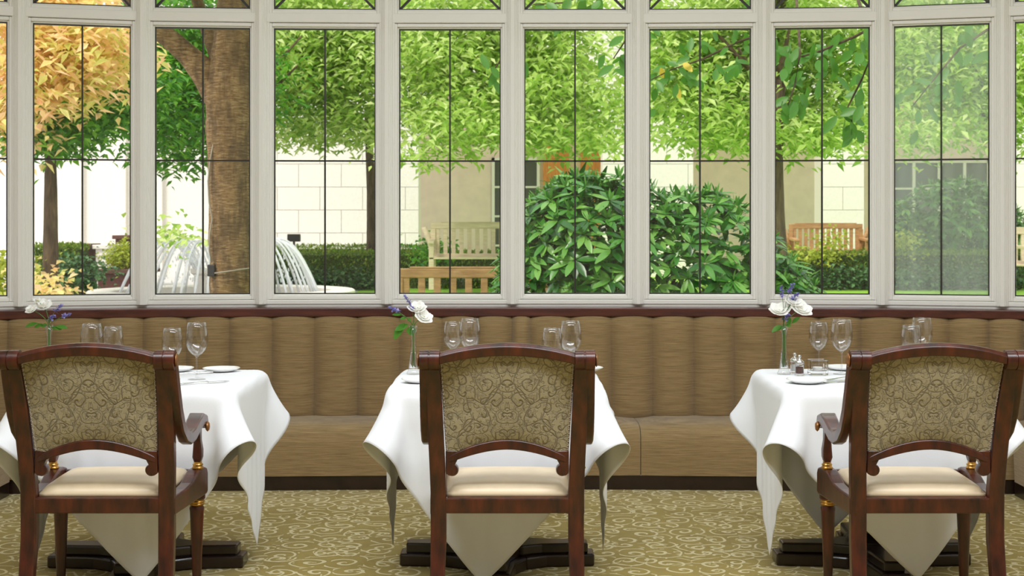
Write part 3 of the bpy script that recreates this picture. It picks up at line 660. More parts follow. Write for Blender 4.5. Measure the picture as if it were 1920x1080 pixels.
def lavender(vpos, px, py, lab, ln=.04, dD=0, lean=(0, 0)):
    tip = P(px, py, vpos.y+dD); t = thing('lavender_sprig', (vpos.x, vpos.y, ZC), lab, 'flower', 'cut flowers in the vases'); pts = stem_for(t, vpos, tip, .001)
    dr = (pts[-1]-pts[-3]).normalized(); m = MB()
    for i in range(44):
        q = rnd.random(); c = tip-dr*(ln*q)-t.location; d = Vector((rnd.gauss(0, 1), rnd.gauss(0, 1), rnd.gauss(.4, .6)))
        leaf_shape(m, c, d, (0, 0, 1), 1.0*.017*(.6+.5*q), .0052, .2, .1, 2)
    tag(m.build('florets', 'lavender', t, fix=False), kind='stuff')
def vase_leaf(vpos, px, py, L, d, lab):
    tip = P(px, py, vpos.y); t = thing('greenery_sprig', (vpos.x, vpos.y, ZC), lab, 'foliage', 'cut flowers in the vases'); pts = stem_for(t, vpos, tip, .0012)
    for q in range(3):
        b_ = pts[-1-q*3]; dd = Vector(d)+Vector((rnd.uniform(-.6, .6)*q, -.2, rnd.uniform(-.2, .6)*q)); m = MB(); leaf_shape(m, b_-t.location, dd, (0, -.6, .8), L*(1-.25*q), L*.27, .2, .25, 5); m.build('leaf', 'near_leaf', t, smooth=True, fix=False)
V1 = vase(92, 5.9, TAB[0][2]).location; V2 = vase(775, 5.86, TAB[1][2]).location; V3 = vase(1470, 5.86, TAB[2][2]).location
bloom(V1, 83, 575, .034, 'largest white rose in the vase facing the fountain', 1.0); bloom(V1, 60, 581, .024, 'small white rose leaning out beside the largest rose', 1.1, -.02); bloom(V1, 70, 563, .015, 'white rosebud above the largest rose', 1.3)
lavender(V1, 116, 573, 'blue sprig just right of the largest rose'); lavender(V1, 131, 590, 'blue sprig leaning farthest from the roses', .03); lavender(V1, 103, 592, 'short blue sprig low under the rose', .03, -.02)
vase_leaf(V1, 70, 606, .05, (-1, 0, -.1), 'green leaves drooping under the small white rose'); vase_leaf(V1, 106, 612, .045, (1, 0, .05), 'green leaves drooping under the blue sprigs')
bloom(V2, 783, 578, .034, 'upper white blossom in the middle table vase', .5); bloom(V2, 794, 594, .034, 'lower white blossom in the middle table vase', .5, -.02)
lavender(V2, 759, 555, 'tall lavender sprig in the middle table vase', .06); lavender(V2, 730, 578, 'lavender sprig leaning away from the white blossoms', .04)
vase_leaf(V2, 757, 606, .075, (-.55, 0, -.7), 'large toothed green leaf hanging from the middle vase'); vase_leaf(V2, 752, 590, .035, (-1, 0, .2), 'small round green leaf under the leaning lavender')
bloom(V3, 1461, 582, .038, 'white blossom leaning over the mills table edge', .45); bloom(V3, 1503, 580, .038, 'white blossom leaning towards the wine glasses', .45, -.02); bloom(V3, 1487, 566, .032, 'topmost white blossom in the vase by the mills', .5)
lavender(V3, 1465, 536, 'lavender sprig tilted away, in the vase by the mills', .05); lavender(V3, 1488, 530, 'tallest lavender sprig in the vase by the mills', .05); lavender(V3, 1480, 590, 'low lavender sprig between the white blossoms', .04, -.03); lavender(V3, 1497, 550, 'lavender sprig above the white blossom near the glasses', .04)
vase_leaf(V3, 1464, 610, .045, (-.8, 0, -.4), 'pointed green leaf low on the vase by the mills'); vase_leaf(V3, 1485, 606, .04, (.5, 0, .6), 'narrow green leaves among the blossoms by the mills')

# ------------------------------------------------------------------ garden: ground
def zg(y): return .1+.36*min(1, max(0, (y-8.3)/11.7))
def ground(name, mat, x0, x1, y0, y1, dz, lab, cat):
    n = 12; m = MB(); ys = [y0+(y1-y0)*i/n for i in range(n+1)]
    m.rings([[(x0, y, zg(y)+dz), (x1, y, zg(y)+dz), (x1, y, zg(y)-.2), (x0, y, zg(y)-.2)] for y in ys]); return tag(m.build(name, mat), lab, cat, kind='structure')
ground('lawn', 'grass', -2.2, 14, 8.35, 34, 0, 'bright green lawn outside the windows', 'lawn')
ground('garden_paving', 'paving', -16, -2.2, 8.35, 34, .0, 'pale paving around the fountain', 'paving')
# ---- leaf clouds
def leaf_cloud(name, mat, parent, blobs, n, L, ratio=.42, cluster=14, flat=.35, off=None, seed=1, droop=.55):
    rg = np.random.default_rng(seed); pts = []
    tot = sum(b_[3]*b_[4] for b_ in blobs)
    for px, py, D, rx, ry, dep in blobs:
        k = max(1, int(n*(rx*ry)/tot/cluster)); d = rg.normal(size=(k, 3)); d /= np.linalg.norm(d, axis=1)[:, None]; r = rg.random((k, 1))**(1/2.4)
        c = P(px, py, D); cen = np.array(c)+d*r*np.array([rx/F*D, dep, ry/F*D])
        cl = np.repeat(cen, cluster, 0)+rg.normal(size=(k*cluster, 3))*np.array([L*1.9, L*1.9, L*1.9*flat]); pts.append(cl)
    p = np.concatenate(pts); k = len(p)
    a = rg.uniform(0, 2*PI, k); d = np.stack([np.cos(a), np.sin(a), -droop*rg.random(k)*1.6+.1], 1); d /= np.linalg.norm(d, axis=1)[:, None]
    up = np.stack([rg.normal(0, .35, k), rg.normal(0, .35, k)-.2, np.ones(k)], 1); s = np.cross(d, up); s /= np.linalg.norm(s, axis=1)[:, None]; nn = np.cross(s, d)
    l = (L*rg.uniform(.65, 1.25, k))[:, None]; w = l*ratio/2
    o = np.array(off if off is not None else (0, 0, 0)); p = p-o
    v = np.stack([p, p+d*l*.45-s*w+nn*w*.3, p+d*l-nn*l*.15, p+d*l*.45+s*w+nn*w*.3], 1).reshape(-1, 3)
    idx = np.arange(k)*4; f = np.concatenate([np.stack([idx, idx+3, idx+2], 1), np.stack([idx, idx+2, idx+1], 1)]).tolist()
    m = MB(); m.v = v.tolist(); m.f = f; ob = m.build(name, mat, parent, fix=False); ob['kind'] = 'stuff'; return ob
def trunk(parent, pts, rad, mat, seg=14, name='trunk', amp=.08, seed=0):
    rs = []; pts = [Vector(p) for p in pts]
    dense = []; rr = []
    for i in range(len(pts)-1):
        for j in range(6): dense.append(pts[i].lerp(pts[i+1], j/6)); rr.append(rad[i]+(rad[i+1]-rad[i])*j/6)
    dense.append(pts[-1]); rr.append(rad[-1])
    for i in range(2): dense = [dense[0]]+[(dense[q-1]+dense[q]*2+dense[q+1])/4 for q in range(1, len(dense)-1)]+[dense[-1]]
    m = MB(); m.tube([p-parent.location for p in dense], rr, seg)
    m.v = [tuple(Vector(v)+Vector((1, 1, 0))*amp*min(rad)*mnoise.noise(Vector(v)*6+Vector((seed, 0, 0)))) for v in m.v]
    return m.build(name, mat, parent, smooth=True)
def tree(name, px, D, lab, rad, mat_bark, top_py, crowns, bends=(0, 0), seed=1):
    base = Vector((PX(px, D), D, zg(D))); t = thing(name, base, lab, 'tree')
    top = P(px+bends[1], top_py, D); mid = base.lerp(top, .5)+Vector((bends[0]/F*D, 0, 0))
    trunk(t, [base-Vector((0, 0, .05)), base.lerp(mid, .5), mid, top], [rad*1.25, rad, rad*.9, rad*.6], mat_bark, seed=seed)
    for q in range(5):
        a = top.lerp(mid, .15*q*.6); e = a+Vector((rnd.uniform(-1, 1)*1.1, rnd.uniform(-.6, .6), rnd.uniform(.5, 1.1)))
        trunk(t, [a, a.lerp(e, .5)+Vector((0, 0, -.06)), e], [rad*.45, rad*.3, rad*.12], mat_bark, 7, 'branch', seed=seed+q)
    for i, (mt, blobs, n, L) in enumerate(crowns): leaf_cloud('foliage', mt, t, blobs, n, L, off=base, seed=seed*10+i)
    return t
tree('maple_tree', 95, 15.5, 'maple with slim straight trunk, green below and autumn orange above', .085, 'bark', 230,
     [('autumn', [(120, 110, 14.5, 80, 75, .8), (175, 95, 14.5, 34, 60, .6), (10, 190, 14.6, 26, 120, .6), (80, 10, 14.5, 95, 80, .8), (85, 175, 14.4, 40, 35, .5)], 6500, .15),
      ('deep', [(110, 215, 15.6, 60, 62, .9), (185, 190, 16.2, 55, 48, .9), (225, 165, 16.6, 60, 80, .9), (90, 255, 15.2, 36, 30, .5)], 7000, .13)], seed=3)
tree('broad_maple', 432, 19.3, 'dark green maple crown behind the thick cherry trunk', .1, 'bark', 200,
     [('deep', [(335, 190, 18.5, 70, 95, 1.2), (330, 70, 18.8, 100, 110, 1.2), (360, 262, 18, 60, 34, .8), (450, 150, 18.8, 60, 90, 1), (320, 300, 17.6, 34, 20, .5)], 9000, .14)], seed=4)
tree('young_tree', 697, 22.15, 'lime green tree with slim dark trunk by the clipped hedge', .085, 'bark', 200,
     [('mid', [(570, 190, 21.5, 90, 90, 1.4), (640, 130, 21.8, 100, 100, 1.4), (560, 90, 21.8, 80, 80, 1.2)], 5200, .15),
      ('lime', [(600, 110, 20.8, 110, 90, 1.0), (660, 230, 21, 70, 45, .9), (620, 10, 21, 150, 90, 1.0), (545, 245, 21, 45, 26, .6)], 9500, .15)], bends=(4, -8), seed=5)
TS = tree('shade_tree', 962, 20.65, 'pale lime spreading tree behind the evergreen bush', .1, 'bark', 190,
     [('lime', [(830, 130, 19.6, 110, 95, 1.3), (860, 225, 19.0, 90, 55, 1.0), (1000, 180, 19.4, 80, 90, 1.2), (1040, 110, 20, 90, 60, 1.2), (1120, 205, 19.6, 60, 60, .9), (780, 290, 18.6, 40, 18, .5), (930, 20, 20, 240, 90, 1.2), (1090, 262, 19, 70, 24, .7), (1000, 250, 19, 50, 34, .7)], 16500, .15),
      ('mid', [(900, 150, 20.6, 190, 120, 1.0)], 3000, .15)], seed=6)
TL = tree('leaning_tree', 1466, 15.5, 'tree with stout leaning trunk beside the teak bench', .105, 'bark', 150,
     [('lime', [(1320, 190, 15.8, 110, 90, 1.0), (1500, 250, 15.6, 80, 45, .8), (1390, 240, 15.6, 90, 50, .8), (1580, 215, 15.8, 80, 70, .8), (1280, 110, 16, 90, 80, 1.0), (1420, 10, 16, 260, 90, 1.0)], 12000, .13),
      ('mid', [(1340, 120, 16.4, 130, 110, 1.0), (1530, 130, 16.4, 120, 110, 1.0)], 5000, .13)], bends=(-8, -10), seed=7)
TF = tree('far_tree', 1880, 19.5, 'light green tree seen through the hazy pane', .1, 'bark', 190,
     [('lime', [(1770, 150, 19.6, 110, 110, 1.2), (1900, 160, 19.6, 110, 130, 1.2), (1720, 250, 19, 60, 40, .8), (1680, 90, 20, 90, 90, 1), (1800, 10, 20, 180, 80, 1)], 12000, .15)], seed=8)
# ---- old cherry trunk close to the glass
D = 11.0; ch = thing('cherry_tree', (PX(432, D), D, zg(D)), 'thick ringed-bark cherry trunk with forked branch outside the window', 'tree')
trunk(ch, [P(436, 720, D), P(433, 560, D), P(431, 400, D), P(430, 260, D), P(428, 170, D), P(440, 60, D), P(446, -120, D)], [.19, .162, .158, .17, .19, .15, .13], 'birch', 22, amp=.12)
trunk(ch, [P(425, 200, D), P(396, 150, D), P(350, 100, D), P(290, 50, D-.1), P(200, -60, D-.2)], [.15, .12, .085, .075, .06], 'birch', 14, 'branch', amp=.15)
trunk(ch, [P(420, 130, D), P(402, 90, D+.1), P(385, 50, D+.2), P(350, -60, D+.3)], [.09, .06, .05, .04], 'birch', 10, 'branch')
leaf_cloud('foliage', 'deep', ch, [(330, -110, D, 200, 60, .9), (520, -100, D, 160, 60, .9)], 2600, .1, off=ch.location, seed=31)
bx = thing('junction_box', P(397, 507, D-.13), 'black cable box strapped to the cherry trunk', 'box'); O = bx.location
MB().box(-.028, .028, -.03, .03, -.045, .045).build('housing', 'blackbox', bx, bevel=.006)
m = MB(); m.tube([P(x, y, D-.14)-O for x, y in ((397, 492), (392, 470), (393, 440), (398, 410), (392, 380), (390, 340), (394, 300), (402, 260), (408, 200))], .006, 6); m.build('cable', 'cable', bx, smooth=True)
m = MB(); m.tube([Vector((PX(432, D)+.175*math.sin(a), D-.18*math.cos(a), ZY(508-6*math.sin(a), D)))-O for a in [(-1.5+3*i/14) for i in range(15)]], .0055, 6); m.build('strap', 'cable', bx, smooth=True)
# ---- evergreen bush
def rosette_mesh(seed, n=9, L=.13):
    r = random.Random(seed); m = MB()
    for i in range(n):
        a = 2*PI*i/n+r.uniform(-.3, .3); el = r.uniform(-.15, .45); d = Vector((math.cos(a)*math.cos(el), math.sin(a)*math.cos(el), math.sin(el))); leaf_shape(m, d*.008, d, (0, 0, 1), L*r.uniform(.7, 1.1), L*.155, .25, .28, 4)
    for i in range(3):
        a = 2*PI*i/3+r.random(); d = Vector((math.cos(a)*.35, math.sin(a)*.35, .9)); leaf_shape(m, d*.005, d, (1, 0, 0), L*.55, L*.07, .2, .1, 3)
    me = m.build('leaf_rosette', 'rhodo', smooth=True, fix=False); data = me.data; bpy.data.objects.remove(me); return data
ROS = [rosette_mesh(s) for s in range(5)]
def bush(name, lab, blobs, n_parts, scale, seed, fill):
    c = Vector(blobs[0][0]); base = Vector((c.x, c.y, zg(c.y))); t = thing(name, base, lab, 'bush'); r = random.Random(seed); placed = []
    tries = 0
    while len(placed) < n_parts and tries < 60000:
        tries += 1; cc, rad = r.choice(blobs); u = Vector((r.gauss(0, 1), r.gauss(0, 1), r.gauss(0, 1))).normalized()
        if u.y > .25: continue
        p = Vector(cc)+Vector((u.x*rad[0], u.y*rad[1], u.z*rad[2]))*r.uniform(.93, 1.04)
        if p.z < zg(p.y)+.05: continue
        if any((((p.x-c2[0])/r2[0])**2+((p.y-c2[1])/r2[1])**2+((p.z-c2[2])/r2[2])**2) < .8 for c2, r2 in blobs): continue
        if any((p-q).length < .075*scale for q in placed): continue
        placed.append(p); o = bpy.data.objects.new('leaf_rosette', ROS[r.randrange(5)]); COL.objects.link(o); o.parent = t; o.location = p-base
        nn = (Vector((u.x/rad[0], u.y/rad[1], u.z/rad[2])).normalized()*.8+Vector((0, -.15, .75))).normalized()
        o.rotation_euler = (nn.to_track_quat('Z', 'Y') @ Matrix.Rotation(r.uniform(0, 6.28), 4, 'Z').to_quaternion()).to_euler(); s = scale*r.uniform(.8, 1.2); o.scale = (s, s, s)
    m = MB()
    for i in range(fill):
        cc, rad = r.choice(blobs); u = Vector((r.gauss(0, 1), r.gauss(0, 1), r.gauss(0, 1))).normalized(); p = Vector(cc)+Vector((u.x*rad[0], u.y*rad[1], u.z*rad[2]))*r.uniform(.72, .98)
        if p.z < zg(p.y): continue
        d = (u+Vector((r.gauss(0, .7), r.gauss(0, .7), r.gauss(0, .5)))).normalized(); leaf_shape(m, p-base, d, (0, 0, 1), .13*scale*r.uniform(.7, 1.1), .021*scale, .2, .25, 2)
    tag(m.build('inner_foliage', 'rhodo', t, fix=False), kind='stuff')
    for q in range(7):
        cc, rad = r.choice(blobs); trunk(t, [base+Vector((r.uniform(-.15, .15), r.uniform(-.1, .1), -.02)), base.lerp(Vector(cc), .6)+Vector((r.uniform(-.1, .1), 0, 0)), Vector(cc)+Vector((r.uniform(-.2, .2), 0, .1))], [.025, .018, .01], 'bark', 6, 'stem')
    return t
D = 11.2
bush('rhododendron_bush', 'large glossy rhododendron bush just outside the central windows',
     [((PX(1130, D), D, .98), (.78, .62, .76)), ((PX(1300, D), D+.05, .92), (.72, .6, .72)), ((PX(1045, D), D-.05, .72), (.5, .5, .62)), ((PX(1420, D), D, .62), (.5, .5, .52)), ((PX(1090, D), D+.1, 1.3), (.42, .4, .46))], 300, 1.25, 11, 5200)
D = 17.0
bush('garden_shrub', 'rounded green shrub behind the hedge, seen through the hazy pane', [((PX(1790, 22.5), 22.5, 1.35), (.95, .7, .75)), ((PX(1730, 22.5), 22.4, 1.1), (.6, .5, .5)), ((PX(1850, 22.5), 22.6, 1.25), (.6, .5, .6))], 150, 1.5, 12, 2600)
# ---- near branches with single leaves
def branch(tr, px_pts, D, lab, n, L, spread, yellow=0, seed=1):
    r = random.Random(seed); pts = [P(x, y, D+dd) for x, y, dd in px_pts]; O = pts[0]; root = tr.matrix_basis.translation; hi = Vector((root.x, root.y, root.z+3.4))
    lead = bezier(hi, Vector(((hi.x+O.x)/2, (hi.y+O.y)/2, max(hi.z, O.z)+.9)), O, 8)[:-1]; allp = lead+pts
    m = MB(); m.tube([p-O for p in allp], [.03-.026*i/(len(allp)-1) for i in range(len(allp))], 6); t = m.build('leafy_branch', 'bark', tr, smooth=True, loc=O-root); t['label'] = lab
    for i in range(n):
        k = r.random()*(len(pts)-1); j = min(int(k), len(pts)-2); p = pts[j].lerp(pts[j+1], k-j)+Vector((r.gauss(0, spread), r.gauss(0, spread*.7), r.gauss(-.03, spread*.8)))
        d = Vector((r.uniform(-.8, .8), r.uniform(-.5, .5), r.uniform(-1, -.1))); m = MB(); leaf_shape(m, Vector((0, 0, 0)), d, (r.uniform(-.5, .5), -1, .6), L*r.uniform(.7, 1.2), L*.24, .22, .2, 5)
        m.build('leaf', 'yellow_leaf' if i < yellow else 'near_leaf', t, smooth=True, fix=False, loc=p-O)
branch(TL, [(1660, 40, 0), (1600, 70, 0), (1540, 95, 0), (1490, 110, .1), (1455, 90, .1)], 10.2, 'dark leafy branch crossing the window beside the leaning tree', 46, .13, .1, 0, 21)
branch(TL, [(1640, 90, 0), (1615, 150, 0), (1590, 200, .1), (1600, 240, .1)], 10.0, 'drooping leafy branch at the edge of the leaning tree window', 26, .14, .07, 0, 22)
branch(TL, [(1500, 100, 0), (1490, 160, 0), (1475, 205, 0)], 10.1, 'leafy twig hanging in front of the leaning trunk', 14, .13, .05, 0, 23)
branch(TL, [(1440, 60, 0), (1380, 80, 0), (1320, 110, .2), (1260, 130, .2), (1220, 150, .3)], 11.5, 'leafy branch with two yellow leaves above the evergreen bush', 60, .12, .13, 3, 24)
branch(TF, [(1860, 50, 0), (1800, 90, 0), (1750, 150, .1), (1710, 200, .1)], 10.4, 'leafy branch with one yellow leaf behind the hazy pane', 34, .13, .12, 1, 25)
branch(TL, [(1200, 30, 0), (1170, 80, 0), (1150, 110, 0)], 10.6, 'short leafy twig above the evergreen bush', 9, .13, .05, 0, 26)
branch(TS, [(980, 60, 0), (940, 110, 0), (915, 150, 0)], 11, 'short leafy twig beside the central mullion', 9, .13, .06, 0, 27)
branch(TL, [(1120, -20, 0), (1060, 5, 0), (1000, 8, 0)], 10.6, 'leafy branch showing in the small upper panes', 16, .14, .08, 0, 28)
# ---- hedges and low planting
def hedge(px0, px1, D, dep, py_top, lab, mat='hedge', L=.05, n=9000, seed=1, name='clipped_hedge'):
    x0, x1 = PX(px0, D), PX(px1, D); z0 = zg(D); z1 = ZY(py_top, D); t = thing(name, ((x0+x1)/2, D, z0), lab, 'hedge'); O = Vector(t.location)
    MB().box(x0-O.x+.03, x1-O.x-.03, .03, dep-.03, -.03, z1-z0-.04).build('hedge_core', 'hedge_core', t)
    rg = np.random.default_rng(seed); r = random.Random(seed); m = MB()
    for i in range(n):
        if r.random() < .62: p = Vector((r.uniform(x0, x1), D+r.uniform(-.01, .05), r.uniform(z0, z1)))
        else: p = Vector((r.uniform(x0, x1), D+r.uniform(0, dep), z1+r.uniform(-.03, .02)))
        d = Vector((r.gauss(0, 1), -abs(r.gauss(0, .8)), r.gauss(.3, 1))).normalized(); s = d.cross(Vector((0, 0, 1))); s.normalize(); l = L*r.uniform(.7, 1.3); p = p-O
        m.add([p, p+d*l*.5-s*l*.25, p+d*l, p+d*l*.5+s*l*.25], [(0, 3, 2, 1)])
    tag(m.build('leaves', mat, t, fix=False), kind='stuff'); return t
hedge(505, 940, 21.0, .6, 474, 'long clipped hedge behind the fountain', seed=41, n=9000)
hedge(505, 800, 22.6, .6, 463, 'taller back hedge at the foot of the stone wall', seed=42, n=5000)
hedge(1410, 1960, 21.0, .6, 474, 'clipped hedge in front of the teak bench and lawn', seed=43, n=10000)
hedge(60, 146, 18.5, .6, 462, 'short clipped hedge behind the slim maple trunk', seed=44, n=3000)
def lowplants(name, lab, blobs, mat, n, L, seed, cat='plants', kind='stuff'):
    o = leaf_cloud(name, mat, None, blobs, n, L, ratio=.7, cluster=8, flat=.6, seed=seed); tag(o, lab, cat, kind=kind); return o
lowplants('ivy_border', 'low ivy border at the foot of the long hedge', [(p, 527, 20.7, 34, 14, .2) for p in range(530, 720, 40)], 'ivy', 1600, .07, 51)
lowplants('ivy_border', 'low ivy border along the hedge by the lawn', [(p, 522, 20.7, 34, 17, .2) for p in range(1460, 1930, 40)], 'ivy', 3600, .07, 52)
lowplants('ivy_clump', 'dark ivy clump beside the slim maple trunk', [(143, 510, 17.6, 32, 16, .3)], 'ivy', 900, .08, 53)
lowplants('fallen_leaves', 'orange fallen leaves at the foot of the slim maple', [(80, 540, 14.8, 30, 12, .5)], 'autumn', 260, .1, 54)
lowplants('garden_plant', 'yellow-green shrub growing behind the leftmost mullion', [(6, 520, 15.5, 16, 34, .3)], 'chartreuse', 500, .1, 55)
lowplants('flowering_shrub', 'bright chartreuse shrub in front of the slatted teak bench', [(1556, 460, 20.9, 12, 26, .15), (1530, 478, 20.8, 40, 12, .2)], 'chartreuse', 420, .08, 56)
lowplants('garden_plant', 'pale flowering plant behind the hedge in the hazy pane', [(1690, 452, 20.9, 12, 14, .15)], 'chartreuse', 240, .08, 57)
lowplants('garden_plant', 'leafy plant above the fountain spray', [(318, 438, 14.6, 30, 6, .25)], 'lime', 170, .085, 58)
lowplants('garden_plant', 'dark leafy plant at the side of the pale bench', [(812, 470, 20.6, 20, 18, .2)], 'deep', 420, .08, 59)
# ---- fountain
D = 17.0; fx = PX(418, D); fz = zg(D); ft = thing('fountain', (fx, D, fz), 'round stone fountain basin with ring of falling water jets', 'fountain'); RR = 1.57
MB().lathe([(RR-.1, 0), (RR-.06, .12), (RR-.02, .17), (RR, .2), (RR, .235), (RR-.02, .25), (RR-.26, .25), (RR-.28, .235), (RR-.28, .05), (.002, .05)], 64).build('basin', 'stone', ft, smooth='auto')
MB().lathe([(.002, .052), (RR-.285, .052), (RR-.285, .16), (.002, .16)], 48).build('pool_water', 'water', ft, smooth='auto')
MB().lathe([(.34, .05), (.34, .42), (.38, .45), (.38, .5), (.002, .5)], 32).build('nozzle_ring', 'stone', ft, smooth='auto')
NJ = 46
for i in range(NJ):
    a = 2*PI*i/NJ+rnd.uniform(-.03, .03); r0, r1 = .34, 1.16+rnd.uniform(-.07, .06); h = rnd.uniform(.80, .86); pts = []
    for k in range(15):
        q = k/14; r = r0+(r1-r0)*q; z = .5+(.17-.5)*q+4*(h-.5+.15)*q*(1-q)*1.02; pts.append((r*math.cos(a), r*math.sin(a), z))
    MB().tube(pts, [.009+.008*k/14 for k in range(15)], 5).build('water_jet', 'spray', ft, smooth=True)
m = MB(); g = rnd
for i in range(900):
    a = g.uniform(0, 2*PI); r = g.uniform(.3, 1.0); z = .42+.42*math.sin(min(1, (r-.25)/.45)*PI*.5)*g.uniform(.4, 1) if r < .75 else g.uniform(.3, .7); s = g.uniform(.006, .014); c = Vector((r*math.cos(a), r*math.sin(a), z))
    m.add([c+Vector((s, 0, 0)), c+Vector((-s*.5, s, 0)), c+Vector((-s*.5, -s, 0)), c+Vector((0, 0, s*2)), c-Vector((0, 0, s*2))], [(0, 1, 3), (1, 2, 3), (2, 0, 3), (1, 0, 4), (2, 1, 4), (0, 2, 4)])
tag(m.build('water_drops', 'spray', ft, fix=False), kind='stuff')
# floodlight behind the fountain
D = 20.5; p = P(551, 446, D); t = thing('garden_floodlight', (p.x, D, zg(D)), 'grey box floodlight on a post behind the fountain', 'lamp')
MB().box(-.09, .09, -.05, .07, p.z-zg(D)-.055, p.z-zg(D)+.055).build('housing', 'blackbox', t, bevel=.01); MB().box(-.015, .015, 0, .03, 0, p.z-zg(D)-.05).build('post', 'blackbox', t)
# ---- stone planters
def slab(name, px0, px1, py0, py1, D, dep, mat, lab, cap=True, to_ground=True):
    x0, x1 = PX(px0, D), PX(px1, D); z1 = ZY(py0, D); z0 = zg(D)-.02; t = thing(name, ((x0+x1)/2, D, z0), lab, 'planter'); h = z1-z0; w = (x1-x0)/2
    MB().box(-w, w, 0, dep, 0, h-.06).build('body', mat, t, bevel=.01); MB().box(-w-.04, w+.04, -.04, dep+.04, h-.06, h).build('coping', mat, t, bevel=.01)
slab('stone_planter', 183, 262, 505, 542, 18.6, .9, 'brown_stone', 'brown granite planter holding the yellow-green shrubs')
slab('stone_block', 117, 164, 457, 492, 20.5, .5, 'brown_stone', 'dark brown granite block beside the short hedge')
slab('stone_block', 179, 201, 459, 495, 20.6, .9, 'stone', 'pale stone block joined beside the dark granite block')
slab('stone_block', 216, 262, 441, 460, 21.8, .6, 'brown_stone', 'brown granite ledge behind the yellow-green shrubs')
lowplants('golden_shrub', 'yellow-green clipped shrubs in the brown planter', [(228, 490, 18.95, 22, 13, .25), (236, 470, 19.2, 16, 12, .25)], 'chartreuse', 1300, .06, 60)
# ---- benches
def bench(name, loc, rz, mat, lab, Lb=1.7, slats=14):
    t = thing(name, loc, lab, 'bench', rz=rz)      # local: back at +y, seat towards -y
    MB().box(-Lb/2, Lb/2, -.02, .02, .84, .92).build('top_rail', mat, t, bevel=.008)
    m = MB(); m.box(-Lb*.42, Lb*.42, -.02, .02, .92, .935); m.build('rail_crest', mat, t, bevel=.006)
    MB().box(-Lb/2, Lb/2, -.02, .02, .42, .49).build('lower_rail', mat, t, bevel=.006)
    for i in range(slats):
        x = -Lb/2+.09+(Lb-.18)*i/(slats-1); MB().box(x-.029, x+.029, -.012, .012, .48, .845).build('back_slat', mat, t, bevel=.004)
    for i in range(5): MB().box(-Lb/2, Lb/2, -.5+.1*i, -.42+.1*i, .42, .445).build('seat_slat', mat, t, bevel=.004)
    for s in (-1, 1):
        x = s*(Lb/2-.03)
        MB().box(x-.035, x+.035, -.03, .03, 0, .84).build('leg', mat, t, bevel=.005); MB().box(x-.035, x+.035, -.5, -.43, 0, .64).build('leg', mat, t, bevel=.005)
        MB().prism([(-.53, .63), (.0, .66), (.0, .7), (-.3, .69), (-.53, .67)], 'x', x-.04, x+.04).build('armrest', mat, t, bevel=.008)
        m = MB(); m.tube([(s*(Lb/2-.02), -.02, .5), (s*(Lb/2+.02), -.02, .65), (s*(Lb/2+.1), -.03, .86)], [.04, .04, .04], 6); m.build('curved_end', mat, t, smooth=True)
    return t
Dn = 12.0; bench('garden_bench', (PX(908, Dn), Dn, ZY(500, Dn)-.935), PI, 'teak', 'honey teak bench seen from behind, next to the evergreen bush', 1.5, 11)
Df = 20.0; bench('garden_bench', (PX(925, Df), Df, ZY(416, Df)-.935), 0, 'pale_teak', 'pale bleached bench facing the windows in front of the arcade', 1.75, 15)
Dr = 23.2; bench('garden_bench', (PX(1548, Dr), Dr, ZY(418, Dr)-.935), 0, 'teak', 'slatted teak bench behind the hedge by the stone pillar', 1.2, 12)
bench('garden_bench', (PX(1965, 19), 19, zg(19)), .3, 'pale_teak', 'pale bench standing past the hazy pane', 1.2, 10)
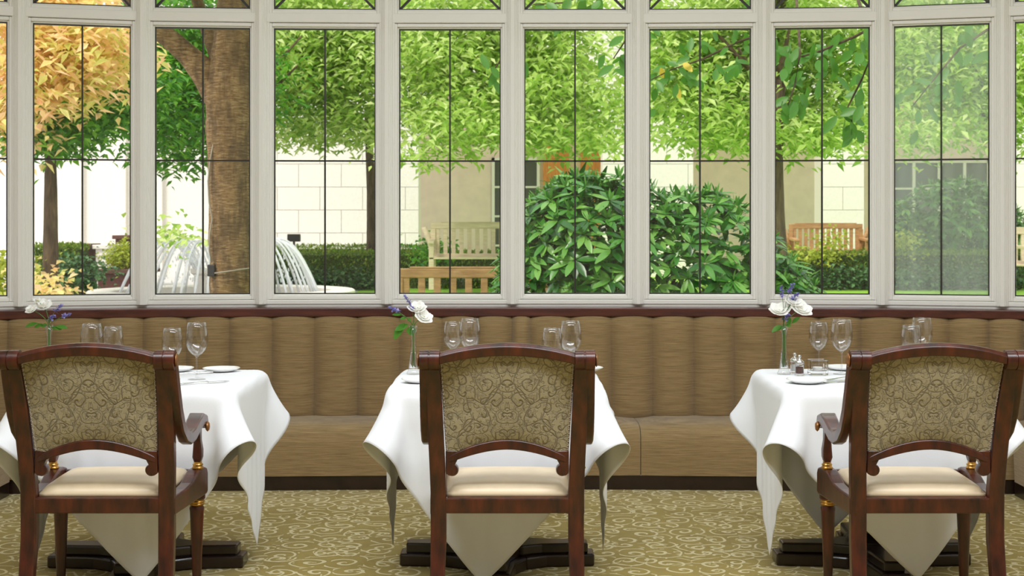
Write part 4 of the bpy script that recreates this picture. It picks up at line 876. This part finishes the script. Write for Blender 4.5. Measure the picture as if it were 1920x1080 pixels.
# ---- building
DW = 26.0; ZB = .3; ZTW = 9.0
wl = thing('arcade_building', (0, DW, ZB), 'pale limestone building with arched arcade across the garden', 'building'); OW = Vector((0, DW, ZB))
openings = [(785, 1130, 260, 130), (1300, 1540, 265, 160), (1620, 1905, 262, 140)]
edges = [-700]+[e for a, b_, _, _ in openings for e in (a, b_)]+[2500]
for k in range(0, len(edges), 2):
    x0, x1 = PX(edges[k], DW), PX(edges[k+1], DW)
    MB().box(x0, x1, .02, .6, 0, ZTW).build('pier', 'stone_joint' if k < 8 else 'stone', wl)
    bw, bh = .78, .42; vis0 = max(x0, PX(480, DW)) if k == 0 else x0; vis1 = min(x1, PX(1990, DW)); row = 0; z = .12
    if k == 0: MB().box(x0, vis0-.004, -.0, .02, 0, ZTW).build('wall_render', 'stone', wl)
    while z < 4.6:
        xx = vis0-(bw/2 if row % 2 else 0)
        while xx < vis1-.01:
            a, c = max(xx, vis0), min(xx+bw, vis1)
            if c-a > .05: MB().box(a+.004, c-.004, -.012, .03, z+.004, z+bh-.004).build('stone_block', 'stone', wl)
            xx += bw
        z += bh; row += 1
    MB().box(vis0, vis1, -.0, .03, z+.01, ZTW).build('wall_render', 'stone', wl)
for a, b_, sp, tp in openings:
    x0, x1 = PX(a, DW), PX(b_, DW); zs, zt_ = ZY(sp, DW)-ZB, ZY(tp, DW)-ZB; n = 20; rs = []
    for i in range(n+1):
        q = -1+2*i/n; x = x0+(x1-x0)*i/n; z = zs+(zt_-zs)*math.sqrt(max(0, 1-q*q)); rs.append([(x, 0, z), (x, .6, z), (x, .6, ZTW), (x, 0, ZTW)])
    MB().rings(rs).build('arch', 'stone', wl)
for px in (150, 232, 300): x = PX(px, DW); MB().box(x-.06, x+.06, -.1, .02, 0, ZTW).build('pilaster', 'stone', wl)
MB().box(PX(700, DW), PX(2100, DW), 2.9, 3.1, 0, ZTW).build('inner_wall', 'taupe', wl)
DI = DW+2.9
def yy(py): return ZY(py, DI)-ZB
def french(px0, px1, py0, lab=None, cols=2, rows=4):
    x0, x1 = PX(px0, DI), PX(px1, DI); zt_ = yy(py0); fr = MB(); t_ = .06
    fr.box(x0, x0+t_, 2.84, 2.9, .1, zt_); fr.box(x1-t_, x1, 2.84, 2.9, .1, zt_); fr.box(x0, x1, 2.84, 2.9, zt_-t_, zt_)
    for i in range(1, cols): x = x0+(x1-x0)*i/cols; fr.box(x-.03, x+.03, 2.85, 2.9, .1, zt_)
    for j in range(1, rows): z = .1+(zt_-.1)*j/rows; fr.box(x0, x1, 2.86, 2.9, z-.02, z+.02)
    w_ = fr.build('french_window', 'white_paint', wl); MB().box(x0, x1, 2.88, 2.9, .1, zt_-.02).build('pane', 'dark_glass', w_)
french(922, 1012, 296); french(1665, 1855, 300, cols=4)
for px0, px1 in ((1018, 1066), (1088, 1127)):
    d_ = MB().box(PX(px0, DI), PX(px1, DI), 2.8, 2.9, .1, yy(272)).build('oak_door', 'orange_wood', wl, bevel=.01)
    MB().box(PX(px0, DI)+.1, PX(px1, DI)-.1, 2.785, 2.8, .3, yy(290)).build('door_panel', 'orange_wood', d_, bevel=.008)
